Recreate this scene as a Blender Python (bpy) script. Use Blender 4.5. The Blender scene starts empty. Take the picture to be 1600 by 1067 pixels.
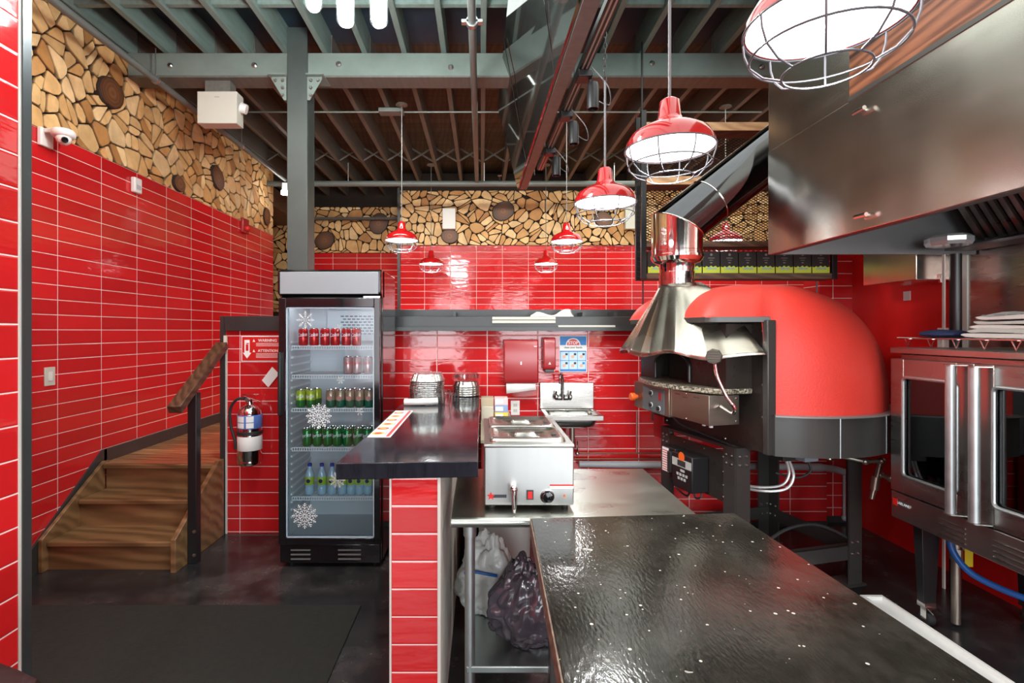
import bpy, math, random
from mathutils import Vector, Matrix, noise
R = math.radians
PI = math.pi
scene = bpy.context.scene
COL = scene.collection

# ---------------------------------------------------------------- camera
cam_d = bpy.data.cameras.new('camera')
cam_d.sensor_width = 36.0
cam_d.lens = 18.0
cam_d.shift_x = 0.030
cam_d.shift_y = -0.0103
cam_d.clip_start = 0.02
cam = bpy.data.objects.new('camera', cam_d)
cam.location = (0, 0, 1.58)
cam.rotation_euler = (R(90), 0, 0)
COL.objects.link(cam)
scene.camera = cam

# ---------------------------------------------------------------- view, world, daylight
scene.view_settings.view_transform = 'Standard'
scene.view_settings.look = 'None'
scene.view_settings.gamma = 1.0
scene.view_settings.exposure = 0.25
scene.view_settings.use_curve_mapping = False
world = bpy.data.worlds.new('world')
scene.world = world
world.use_nodes = True
wb = world.node_tree.nodes['Background']
wb.inputs[0].default_value = (0.80, 0.90, 1.0, 1)
wb.inputs[1].default_value = 0.6

def area(name, loc, rot, sx, sy, power, color=(1, 1, 1), spread=180):
    d = bpy.data.lights.new(name, 'AREA')
    d.shape = 'RECTANGLE'; d.size = sx; d.size_y = sy
    d.energy = power; d.color = color; d.spread = R(spread)
    o = bpy.data.objects.new(name, d)
    o.location = loc; o.rotation_euler = rot
    COL.objects.link(o)
    return o
# daylight through the two shop windows in the front wall, behind the camera
area('daylight_window_left', (-1.55, -2.92, 1.75), (R(90), 0, 0), 2.2, 2.3, 150, (0.90, 0.96, 1.0))
area('daylight_window_right', (1.55, -2.92, 1.75), (R(90), 0, 0), 2.2, 2.3, 150, (0.90, 0.96, 1.0))
# added fill lights, out of view, over the dining floor, entry and kitchen
area('dining_fill_light', (3.2, 6.4, 3.82), (0, 0, 0), 3.4, 2.6, 50, (0.97, 1.0, 0.90))
area('dining_wall_fill', (.6, 4.50, 3.74), (R(52), 0, 0), 5.4, .16, 65, (0.97, 0.98, 0.86), 110)  # added behind the beam to brighten the back logs, no fitting there
area('entry_fill_light', (-2.1, 1.5, 3.84), (0, 0, 0), 1.0, 2.6, 50, (0.96, 1.0, 0.90))  # added to brighten the left wall
area('kitchen_fill_light', (0.7, 1.4, 3.84), (0, 0, 0), 4.4, 4.6, 135, (0.94, 1.0, 0.96))

# ---------------------------------------------------------------- materials
MATS = {}
def new_mat(name):
    m = bpy.data.materials.new(name); m.use_nodes = True
    MATS[name] = m
    nt = m.node_tree
    return m, nt, nt.nodes['Principled BSDF']
def N(nt, t, **kw):
    n = nt.nodes.new(t)
    for k, v in kw.items():
        if k.startswith('i_'):
            key = k[2:]
            key = int(key) if key.isdigit() else key.replace('_', ' ')
            n.inputs[key].default_value = v
        else:
            setattr(n, k, v)
    return n
def L(nt, a, b): nt.links.new(a, b)
def c4(c): return (c[0], c[1], c[2], 1)
def math_n(nt, op, a, b=None, c=None):
    n = nt.nodes.new('ShaderNodeMath'); n.operation = op
    for i, v in enumerate((a, b, c)):
        if v is None: continue
        if isinstance(v, (int, float)): n.inputs[i].default_value = v
        else: nt.links.new(v, n.inputs[i])
    return n.outputs[0]
def mixc(nt, fac, a, b):
    n = nt.nodes.new('ShaderNodeMix'); n.data_type = 'RGBA'
    for i, v in ((0, fac), (6, a), (7, b)):
        if isinstance(v, (int, float)): n.inputs[i].default_value = v
        elif isinstance(v, tuple): n.inputs[i].default_value = c4(v)
        else: nt.links.new(v, n.inputs[i])
    return n.outputs[2]
def ramp(nt, fac, stops):
    n = nt.nodes.new('ShaderNodeValToRGB'); e = n.color_ramp.elements
    while len(e) < len(stops): e.new(0.5)
    for i, (p, c) in enumerate(stops):
        e[i].position = p; e[i].color = c4(c) if len(c) == 3 else c
    nt.links.new(fac, n.inputs[0])
    return n.outputs[0]
def obj_coord(nt, scale=(1, 1, 1)):
    tc = nt.nodes.new('ShaderNodeTexCoord'); mp = nt.nodes.new('ShaderNodeMapping')
    mp.inputs[3].default_value = scale
    nt.links.new(tc.outputs['Object'], mp.inputs[0])
    return mp.outputs[0]
def noise_n(nt, vec, scale, detail=3, rough=0.5):
    n = nt.nodes.new('ShaderNodeTexNoise'); n.inputs['Scale'].default_value = scale
    n.inputs['Detail'].default_value = detail; n.inputs['Roughness'].default_value = rough
    if vec is not None: nt.links.new(vec, n.inputs['Vector'])
    return n.outputs[0]
def bump(nt, h, strength, dist=0.01):
    b = nt.nodes.new('ShaderNodeBump'); b.inputs['Strength'].default_value = strength
    b.inputs['Distance'].default_value = dist
    nt.links.new(h, b.inputs['Height'])
    return b.outputs[0]

def mat(name, col, rough=0.5, metal=0.0, vary=0.0, vscale=6, bmp=0.0, bscale=60, bdist=0.002, coat=0.0, rvary=0.0, emit=None, estr=0, spec=None, scale=(1, 1, 1)):
    if name in MATS: return MATS[name]
    m, nt, p = new_mat(name)
    p.inputs['Base Color'].default_value = c4(col)
    p.inputs['Roughness'].default_value = rough
    p.inputs['Metallic'].default_value = metal
    if coat: p.inputs['Coat Weight'].default_value = coat; p.inputs['Coat Roughness'].default_value = 0.08
    if spec is not None: p.inputs['Specular IOR Level'].default_value = spec
    v = obj_coord(nt, scale)
    nz = noise_n(nt, v, vscale, 4)
    if vary:
        c = mixc(nt, nz, tuple(max(0, x*(1-vary)) for x in col), tuple(min(1, x*(1+vary)) for x in col))
        L(nt, c, p.inputs['Base Color'])
    if rvary:
        mr = N(nt, 'ShaderNodeMapRange'); L(nt, nz, mr.inputs[0])
        mr.inputs[1].default_value = .3; mr.inputs[2].default_value = .7
        mr.inputs[3].default_value = max(0.02, rough-rvary); mr.inputs[4].default_value = rough+rvary
        L(nt, mr.outputs[0], p.inputs['Roughness'])
    if bmp:
        L(nt, bump(nt, noise_n(nt, v, bscale, 3), bmp, bdist), p.inputs['Normal'])
    if emit:
        p.inputs['Emission Color'].default_value = c4(emit); p.inputs['Emission Strength'].default_value = estr
    return m

def tile_mat(name, axis, u0, z0, pu=0.405, pz=0.102, col=(0.56, 0.016, 0.018), grout=0.0022):
    m, nt, p = new_mat(name)
    tc = N(nt, 'ShaderNodeTexCoord'); sp = N(nt, 'ShaderNodeSeparateXYZ')
    L(nt, tc.outputs['Object'], sp.inputs[0])
    u = math_n(nt, 'DIVIDE', math_n(nt, 'SUBTRACT', sp.outputs[axis], u0), pu)
    v = math_n(nt, 'DIVIDE', math_n(nt, 'SUBTRACT', sp.outputs[2], z0), pz)
    fu = math_n(nt, 'FRACT', u); fv = math_n(nt, 'FRACT', v)
    du = math_n(nt, 'MULTIPLY', math_n(nt, 'MINIMUM', fu, math_n(nt, 'SUBTRACT', 1.0, fu)), pu)
    dv = math_n(nt, 'MULTIPLY', math_n(nt, 'MINIMUM', fv, math_n(nt, 'SUBTRACT', 1.0, fv)), pz)
    d = math_n(nt, 'MINIMUM', du, dv)
    tile = math_n(nt, 'GREATER_THAN', d, grout)
    cb = N(nt, 'ShaderNodeCombineXYZ')
    L(nt, math_n(nt, 'FLOOR', u), cb.inputs[0]); L(nt, math_n(nt, 'FLOOR', v), cb.inputs[1])
    wn = N(nt, 'ShaderNodeTexWhiteNoise'); L(nt, cb.outputs[0], wn.inputs[0])
    c1 = mixc(nt, wn.outputs[0], tuple(x*0.84 for x in col), tuple(min(1, x*1.12) for x in col))
    c = mixc(nt, tile, (0.80, 0.66, 0.62), c1)
    L(nt, c, p.inputs['Base Color'])
    L(nt, math_n(nt, 'MULTIPLY_ADD', tile, -0.52, 0.6), p.inputs['Roughness'])
    # soft pillow edge, faint waviness and a little tilt per tile
    mr = N(nt, 'ShaderNodeMapRange'); mr.interpolation_type = 'SMOOTHSTEP'
    L(nt, d, mr.inputs[0]); mr.inputs[1].default_value = 0.0; mr.inputs[2].default_value = 0.007
    wav = noise_n(nt, obj_coord(nt, (3, 3, 9)), 3, 2)
    sep = N(nt, 'ShaderNodeSeparateColor'); L(nt, wn.outputs[1], sep.inputs[0])
    t1 = math_n(nt, 'MULTIPLY', math_n(nt, 'SUBTRACT', sep.outputs[0], 0.5), math_n(nt, 'SUBTRACT', fu, 0.5))
    t2 = math_n(nt, 'MULTIPLY', math_n(nt, 'SUBTRACT', sep.outputs[1], 0.5), math_n(nt, 'SUBTRACT', fv, 0.5))
    h = math_n(nt, 'MULTIPLY_ADD', wav, 1.2, mr.outputs[0])
    h = math_n(nt, 'ADD', h, math_n(nt, 'ADD', math_n(nt, 'MULTIPLY', t1, 1.2), math_n(nt, 'MULTIPLY', t2, .5)))
    L(nt, bump(nt, h, 0.5, 0.0025), p.inputs['Normal'])
    return m

def steel_mat(name, col=(0.50, 0.48, 0.45), rough=0.26, stretch=(2, 2, 60), wave=0.0, wscale=1.2, streak=0.06, wst=(1, 1, .35), aniso=0.0, rot=0.0):
    m, nt, p = new_mat(name)
    p.inputs['Metallic'].default_value = 1.0
    s = noise_n(nt, obj_coord(nt, tuple(min(q, 14) for q in stretch)), 2, 1, .5)
    cl = noise_n(nt, obj_coord(nt), 1.6, 2, .5)
    f = math_n(nt, 'MULTIPLY_ADD', s, .4, math_n(nt, 'MULTIPLY', cl, .6))
    L(nt, mixc(nt, f, tuple(x*0.80 for x in col), tuple(min(1, x*1.15) for x in col)), p.inputs['Base Color'])
    mr = N(nt, 'ShaderNodeMapRange'); L(nt, f, mr.inputs[0])
    mr.inputs[1].default_value = .3; mr.inputs[2].default_value = .7
    mr.inputs[3].default_value = max(.04, rough-streak); mr.inputs[4].default_value = rough+streak
    L(nt, mr.outputs[0], p.inputs['Roughness'])
    if aniso:
        p.inputs['Anisotropic'].default_value = aniso; p.inputs['Anisotropic Rotation'].default_value = rot
        t = N(nt, 'ShaderNodeTangent'); t.direction_type = 'RADIAL'; t.axis = 'Z'
        L(nt, t.outputs[0], p.inputs['Tangent'])
    if wave:
        b = N(nt, 'ShaderNodeBump'); b.inputs['Strength'].default_value = wave; b.inputs['Distance'].default_value = 0.05
        L(nt, noise_n(nt, obj_coord(nt, wst), wscale, 2), b.inputs['Height'])
        L(nt, b.outputs[0], p.inputs['Normal'])
    return m

def wood_mat(name, c1, c2, stretch=(1, 12, 12), scale=3, rough=0.35, planks=None, coat=0.0, pitch=0.09):
    m, nt, p = new_mat(name)
    v = obj_coord(nt, stretch)
    n1 = noise_n(nt, v, scale, 6, .6)
    w = N(nt, 'ShaderNodeTexWave'); w.wave_type = 'BANDS'
    w.inputs['Scale'].default_value = 1.3; w.inputs['Distortion'].default_value = 7; w.inputs['Detail'].default_value = 3
    w.bands_direction = 'DIAGONAL'
    L(nt, v, w.inputs[0])
    f = math_n(nt, 'ADD', math_n(nt, 'MULTIPLY', n1, .65), math_n(nt, 'MULTIPLY', w.outputs[1], .35))
    c = ramp(nt, f, [(0.25, c1), (0.75, c2)])
    h = f
    if planks is not None:
        tc = N(nt, 'ShaderNodeTexCoord'); sp = N(nt, 'ShaderNodeSeparateXYZ'); L(nt, tc.outputs['Object'], sp.inputs[0])
        q = math_n(nt, 'DIVIDE', sp.outputs[planks], pitch); fr = math_n(nt, 'FRACT', q)
        wn = N(nt, 'ShaderNodeTexWhiteNoise'); wn.noise_dimensions = '1D'; L(nt, math_n(nt, 'FLOOR', q), wn.inputs['W'])
        g = math_n(nt, 'GREATER_THAN', math_n(nt, 'MINIMUM', fr, math_n(nt, 'SUBTRACT', 1.0, fr)), 0.03)
        sh = math_n(nt, 'MULTIPLY_ADD', wn.outputs[0], .7, .55)
        mx = N(nt, 'ShaderNodeMix'); mx.data_type = 'RGBA'; mx.blend_type = 'MULTIPLY'; mx.inputs[0].default_value = 1
        L(nt, c, mx.inputs[6])
        cc = N(nt, 'ShaderNodeCombineXYZ'); fac = math_n(nt, 'MULTIPLY', sh, math_n(nt, 'MULTIPLY_ADD', g, .8, .2))
        for i in range(3): L(nt, fac, cc.inputs[i])
        L(nt, cc.outputs[0], mx.inputs[7]); c = mx.outputs[2]
    L(nt, c, p.inputs['Base Color'])
    p.inputs['Roughness'].default_value = rough
    if coat: p.inputs['Coat Weight'].default_value = coat
    L(nt, bump(nt, h, 0.15, 0.002), p.inputs['Normal'])
    return m

M = {}
M['tile_left'] = tile_mat('red tile left wall', 1, 3.517-0.405*20, 2.914-0.102*40)
M['tile_back'] = tile_mat('red tile back wall', 0, -0.885-0.405*20, 2.914-0.102*40)
M['tile_half'] = tile_mat('red tile half wall', 0, -0.36-0.409*20, 1.545-0.102*40, pu=0.409)
M['tile_sign'] = tile_mat('red tile sign wall', 0, -1.885-0.405*20, 1.44-0.102*40)
M['tile_pony'] = tile_mat('red tile bar wall', 0, -0.5, 0.938-0.102*20, pu=5.0)
M['tile_pier'] = tile_mat('red tile pier', 1, -4.0, 1.600-0.102*30, pu=9.0)
M['grout'] = mat('pale grout', (0.62, 0.58, 0.52), .7, vary=.1)
M['red_paint'] = mat('glossy red wall paint', (0.68, 0.014, 0.012), .22, bmp=.35, bscale=18, bdist=.004, vary=.06)
M['floor'] = None
M['charcoal'] = mat('charcoal painted trim', (0.030, 0.031, 0.030), .35, vary=.25, vscale=9)
M['charcoal_metal'] = mat('charcoal painted steel', (0.045, 0.043, 0.040), .33, metal=.2, vary=.15)
M['oven_dark'] = mat('dark bronze oven panels', (0.040, 0.033, 0.028), .30, metal=.35, vary=.12, rvary=.06)
M['black'] = mat('black plastic', (0.012, 0.012, 0.013), .35)
M['black_gloss'] = mat('gloss black enamel', (0.008, 0.008, 0.009), .08, coat=.5)
M['rubber'] = mat('black rubber', (0.02, 0.02, 0.02), .6)
M['grey_joist'] = mat('grey green painted timber', (0.170, 0.235, 0.210), .55, vary=.35, vscale=4, bmp=.2, bscale=30, scale=(8, 1, 8))
M['joist_warm_tint'] = mat('joist paint tinted by warm light', (0.125, 0.125, 0.108), .55, vary=.35, vscale=4, bmp=.2, bscale=30, scale=(8, 1, 8))  # same joist paint, with the warm light beyond the beam in its colour
M['beam'] = mat('grey green painted beam', (0.175, 0.225, 0.200), .45, vary=.30, vscale=5, bmp=.15, bscale=30)
M['deck_dark'] = mat('dark navy ceiling deck', (0.020, 0.040, 0.060), .6, vary=.3)
M['deck_warm_tint'] = wood_mat('board ceiling deck tinted by warm light', (0.034, 0.024, 0.015), (0.085, 0.055, 0.032), (8, 1, 1), 2, .6, planks=1, pitch=.14)  # warm light over the dining side put into the far deck colour
M['steel'] = steel_mat('brushed stainless steel', (.44, .42, .39), .28, (2, 2, 14))
M['steel_h'] = steel_mat('stainless steel brushed sideways', stretch=(60, 2, 2), rough=.30)
M['steel_hood'] = steel_mat('hood stainless steel', (0.86, 0.81, 0.72), .25, (1, 1, 6), wave=.22, wscale=1.4, streak=.03, wst=(1, 1.6, .5), aniso=.7, rot=.25)
M['steel_light'] = steel_mat('satin steel', (0.40, 0.40, 0.385), .36, (60, 2, 2))
M['chrome'] = steel_mat('polished duct steel', (0.72, 0.70, 0.68), .08, (2, 2, 30), wave=.12, wscale=2.5, streak=.03)
M['chrome_small'] = mat('chrome', (0.75, 0.74, 0.72), .12, metal=1)
M['duct_dark'] = steel_mat('duct steel with dark reflection', (0.10, 0.10, 0.105), .08, (2, 2, 10), wave=.10, wscale=2.0, streak=.03)  # darker copy of the duct steel, dark ceiling reflection put into the colour
M['galv'] = steel_mat('galvanised tube', (0.52, 0.56, 0.56), .42, (2, 2, 8))
M['galv_sheet'] = steel_mat('galvanised shelf sheet', (0.45, 0.50, 0.48), .40, (8, 8, 8))
M['table_steel'] = steel_mat('worn prep table steel', (0.62, 0.63, 0.56), .30, (3, 6, 3), streak=.05)
M['oak'] = wood_mat('stair wood', (0.120, 0.062, 0.025), (0.270, 0.150, 0.065), (.8, 4, 5), 1.3, .35, coat=.2)
M['oak_floor'] = wood_mat('orange plank floor', (0.30, 0.125, 0.045), (0.66, 0.34, 0.15), (1.2, 7, 7), 3, .28, planks=1, pitch=.10, coat=.3)
M['rail_wood'] = wood_mat('dark rail wood', (0.045, 0.020, 0.010), (0.13, 0.062, 0.034), (8, 1.5, 8), 3, .4)
M['hood_wood'] = wood_mat('reddish brown plank cladding', (0.085, 0.030, 0.014), (0.34, 0.135, 0.065), (6, 1, 10), 3, .4, planks=2, pitch=.28)
M['shelf_wood'] = wood_mat('pale pine shelf edge', (0.42, 0.22, 0.10), (0.66, 0.40, 0.20), (2, 8, 8), 3, .5)
M['dark_wood'] = wood_mat('brown wood shelf', (0.07, 0.035, 0.02), (0.16, 0.09, 0.055), (2, 8, 8), 3, .5)
M['white'] = mat('white plastic', (0.78, 0.77, 0.74), .35)
M['offwhite'] = mat('off white metal', (0.58, 0.58, 0.50), .45)
M['paper'] = mat('white paper', (0.80, 0.79, 0.76), .8, bmp=.2, bscale=12)
M['red_enamel'] = mat('red enamel', (0.42, 0.008, 0.010), .14, coat=.6)
M['red_plastic'] = mat('dark red plastic', (0.33, 0.018, 0.022), .25)
M['red_oven'] = mat('red stucco', (0.66, 0.040, 0.026), .50, bmp=.55, bscale=90, bdist=.003, vary=.06, vscale=12)
M['orange'] = mat('orange red knob', (0.80, 0.13, 0.02), .4)
M['lamp_white'] = mat('white lamp interior', (0.85, 0.85, 0.84), .4)
M['lamp_glow'] = mat('glowing lamp diffuser', (0.9, 0.9, 0.9), .4, emit=(0.96, 0.98, 1.0), estr=6)
M['tube_glow'] = mat('glowing tube', (0.9, 0.9, 0.9), .4, emit=(0.97, 0.99, 1.0), estr=260)
M['wire_white'] = mat('pale wire', (0.70, 0.70, 0.68), .3, metal=.5)
M['shelf_wire'] = mat('white coated wire', (.85, .86, .86), .35)
M['cage_wire'] = mat('zinc cage wire', (0.11, 0.11, 0.12), .35, metal=.2)
M['grey_wire'] = mat('grey cord', (0.16, 0.16, 0.165), .5)
M['bolt'] = mat('zinc bolt', (0.50, 0.50, 0.48), .3, metal=1)
M['stone'] = None
M['blue'] = mat('blue poster ink', (0.02, 0.20, 0.55), .5)
M['sky_panel'] = mat('pale blue panel', (0.50, 0.68, 0.80), .5)
M['skin_ink'] = mat('skin tone ink', (0.72, 0.42, 0.28), .6)
M['sign_red'] = mat('sign red', (0.60, 0.015, 0.012), .4)
M['sign_white'] = mat('sign white', (0.85, 0.84, 0.82), .5)
M['ink'] = mat('dark ink', (0.03, 0.03, 0.035), .6)
M['navy'] = mat('navy cloth', (0.012, 0.022, 0.075), .8)
M['hose_blue'] = mat('blue hose', (0.015, 0.12, 0.42), .35)
M['yellow'] = mat('yellow tag', (0.80, 0.62, 0.03), .5)
M['foil'] = mat('crinkled foil', (0.56, 0.56, 0.54), .22, metal=1, bmp=.8, bscale=70, bdist=.004)
M['cloth_white'] = mat('white cotton cloth', (0.72, 0.71, 0.66), .85, bmp=.5, bscale=25, bdist=.006, vary=.08)
M['card'] = mat('kraft cardboard', (0.48, 0.40, 0.28), .8, vary=.08)
M['pvc'] = mat('grey pvc pipe', (0.36, 0.37, 0.38), .4)
M['brass'] = mat('weathered brass', (0.40, 0.36, 0.30), .35, metal=.9)
M['leather'] = mat('dark brown leather', (0.022, 0.012, 0.010), .28, bmp=.3, bscale=80)
M['mat_dark'] = mat('dark green black floor mat', (0.011, 0.0135, 0.010), .75, vary=.6, vscale=30, bmp=.5, bscale=140, bdist=.004)
M['fridge_in'] = mat('fridge liner', (0.62, 0.64, 0.66), .4)
M['lightbox'] = mat('grey light box panel', (0.25, 0.27, 0.285), .35)
M['mesh_black'] = mat('black wire mesh', (0.02, 0.018, 0.016), .4, metal=.3)

def floor_material():
    m, nt, p = new_mat('polished black concrete floor')
    v = obj_coord(nt, (1, 1, 1))
    n1 = noise_n(nt, v, 1.1, 6, .62)
    n2 = noise_n(nt, obj_coord(nt, (1, 1, 1)), 5.5, 5, .6)
    f = math_n(nt, 'ADD', math_n(nt, 'MULTIPLY', n1, .6), math_n(nt, 'MULTIPLY', n2, .4))
    L(nt, ramp(nt, f, [(0.36, (0.008, 0.009, 0.010)), (0.50, (0.022, 0.022, 0.023)), (0.64, (0.066, 0.062, 0.060))]), p.inputs['Base Color'])
    r = ramp(nt, n2, [(0.3, (.14, .14, .14)), (0.7, (.30, .30, .30))])
    L(nt, r, p.inputs['Roughness'])
    L(nt, bump(nt, n1, .12, .01), p.inputs['Normal'])
    return m
M['floor'] = floor_material()

def counter_material(name, speck=True, base=(0.008, 0.0072, 0.0055), rough=.13, rb=.22):
    m, nt, p = new_mat(name)
    v = obj_coord(nt, (7, 1.3, 1))
    g = noise_n(nt, v, 6, 5, .6)
    c = ramp(nt, g, [(0.3, base), (0.75, tuple(x*1.9 for x in base))])
    if speck:
        vo = N(nt, 'ShaderNodeTexVoronoi'); vo.inputs['Scale'].default_value = 60
        L(nt, obj_coord(nt), vo.inputs['Vector'])
        wn = N(nt, 'ShaderNodeTexWhiteNoise'); L(nt, vo.outputs['Position'], wn.inputs[0])
        rad = math_n(nt, 'MULTIPLY', math_n(nt, 'POWER', wn.outputs[0], 11.0), .26)
        sp = math_n(nt, 'LESS_THAN', vo.outputs['Distance'], rad)
        # a few bigger smears
        v2 = N(nt, 'ShaderNodeTexVoronoi'); v2.inputs['Scale'].default_value = 7
        ds = N(nt, 'ShaderNodeVectorMath'); ds.operation = 'ADD'
        nn = N(nt, 'ShaderNodeTexNoise'); nn.inputs['Scale'].default_value = 22
        L(nt, obj_coord(nt), nn.inputs['Vector'])
        sc = N(nt, 'ShaderNodeVectorMath'); sc.operation = 'SCALE'; sc.inputs['Scale'].default_value = .10
        L(nt, nn.outputs['Color'], sc.inputs[0]); L(nt, obj_coord(nt), ds.inputs[0]); L(nt, sc.outputs[0], ds.inputs[1])
        L(nt, ds.outputs[0], v2.inputs['Vector'])
        wn2 = N(nt, 'ShaderNodeTexWhiteNoise'); L(nt, v2.outputs['Position'], wn2.inputs[0])
        big = math_n(nt, 'LESS_THAN', v2.outputs['Distance'], math_n(nt, 'MULTIPLY', math_n(nt, 'POWER', wn2.outputs[0], 5.0), .16))
        dust = ramp(nt, noise_n(nt, obj_coord(nt), 3.2, 8, .72), [(.45, (0, 0, 0)), (.72, (.055, .05, .04))])
        k = math_n(nt, 'MAXIMUM', math_n(nt, 'MAXIMUM', math_n(nt, 'MULTIPLY', sp, .75), math_n(nt, 'MULTIPLY', big, .5)), dust)
        c = mixc(nt, k, c, (0.50, 0.47, 0.40))
        L(nt, math_n(nt, 'MULTIPLY_ADD', k, .4, rough), p.inputs['Roughness'])
    else:
        L(nt, math_n(nt, 'MULTIPLY_ADD', g, .10, rough), p.inputs['Roughness'])
    L(nt, c, p.inputs['Base Color'])
    rip = noise_n(nt, obj_coord(nt, (4, 1.3, 1)), 32, 3, .5)
    L(nt, bump(nt, rip, rb, .0035), p.inputs['Normal'])
    return m
M['counter'] = counter_material('speckled glossy black worktop')
M['bar_top'] = counter_material('lacquered black bar top', False, (0.010, 0.010, 0.014), .045, .05)

def stone_material():
    m, nt, p = new_mat('speckled granite')
    vo = N(nt, 'ShaderNodeTexVoronoi'); vo.inputs['Scale'].default_value = 120
    L(nt, obj_coord(nt), vo.inputs['Vector'])
    sep = N(nt, 'ShaderNodeSeparateColor'); L(nt, vo.outputs['Color'], sep.inputs[0])
    L(nt, ramp(nt, sep.outputs[0], [(0.0, (0.03, 0.028, 0.02)), (0.35, (0.10, 0.09, 0.065)), (0.6, (0.30, 0.27, 0.20)), (1.0, (0.50, 0.46, 0.36))]), p.inputs['Base Color'])
    p.inputs['Roughness'].default_value = .3
    return m
M['stone'] = stone_material()

def log_material():
    m, nt, p = new_mat('split log ends')
    at = N(nt, 'ShaderNodeAttribute'); at.attribute_name = 'Col'
    v = obj_coord(nt)
    n = noise_n(nt, v, 9, 5, .6)
    mx = N(nt, 'ShaderNodeMix'); mx.data_type = 'RGBA'; mx.blend_type = 'MULTIPLY'; mx.inputs[0].default_value = .6
    L(nt, at.outputs['Color'], mx.inputs[6])
    L(nt, ramp(nt, n, [(.3, (.62, .52, .42)), (.7, (1.12, 1.1, 1.05))]), mx.inputs[7])
    L(nt, mx.outputs[2], p.inputs['Base Color'])
    p.inputs['Roughness'].default_value = .62
    L(nt, bump(nt, noise_n(nt, v, 45, 4), .35, .003), p.inputs['Normal'])
    return m
M['log'] = log_material()
M['log_gap'] = mat('dark bark gaps', (0.022, 0.014, 0.009), .9)
def slice_material():
    m, nt, p = new_mat('round dark log slice')
    tc = N(nt, 'ShaderNodeTexCoord')
    w = N(nt, 'ShaderNodeTexWave'); w.wave_type = 'RINGS'; w.rings_direction = 'SPHERICAL'
    w.inputs['Scale'].default_value = 14; w.inputs['Distortion'].default_value = 2.5; w.inputs['Detail'].default_value = 3
    L(nt, tc.outputs['Object'], w.inputs[0])
    ln = N(nt, 'ShaderNodeVectorMath'); ln.operation = 'LENGTH'; L(nt, tc.outputs['Object'], ln.inputs[0])
    f = math_n(nt, 'ADD', math_n(nt, 'MULTIPLY', w.outputs[1], .25), math_n(nt, 'MULTIPLY', ln.outputs['Value'], 5))
    L(nt, ramp(nt, f, [(0.1, (0.30, 0.125, 0.045)), (0.55, (0.16, 0.062, 0.025)), (1.0, (0.05, 0.022, 0.011))]), p.inputs['Base Color'])
    p.inputs['Roughness'].default_value = .5
    return m
M['slice'] = slice_material()
M['slice_rim'] = mat('bark rim', (0.03, 0.015, 0.009), .8)

def glass_material(name, tint=(.92, .97, 1.0), refl=1.0, rough=0.02):
    m = bpy.data.materials.new(name); m.use_nodes = True
    nt = m.node_tree; nt.nodes.clear()
    out = N(nt, 'ShaderNodeOutputMaterial'); tr = N(nt, 'ShaderNodeBsdfTransparent'); gl = N(nt, 'ShaderNodeBsdfGlossy')
    tr.inputs[0].default_value = c4(tint); gl.inputs['Roughness'].default_value = rough
    fr = N(nt, 'ShaderNodeFresnel'); fr.inputs[0].default_value = 1.5
    mx = N(nt, 'ShaderNodeMixShader')
    L(nt, math_n(nt, 'MULTIPLY', fr.outputs[0], refl), mx.inputs[0]); L(nt, tr.outputs[0], mx.inputs[1]); L(nt, gl.outputs[0], mx.inputs[2])
    L(nt, mx.outputs[0], out.inputs[0])
    return m
M['glass'] = glass_material('clear door glass', (.93, .98, 1.0), 1.2)
M['glass_dark'] = glass_material('smoked oven glass', (.22, .22, .20), 1.8)
M['glass_clear'] = glass_material('clear lamp glass', (.95, .97, .97), .25)
M['plastic_clear'] = glass_material('clear plastic lid', (.97, .98, .98), .35, .12)
M['bottle_clear'] = glass_material('clear bottle plastic', (.60, .80, .92), 2.0, .06)
M['mirror_black'] = mat('black mirror acrylic', (0.16, 0.18, 0.17), .05, metal=.9)

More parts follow.
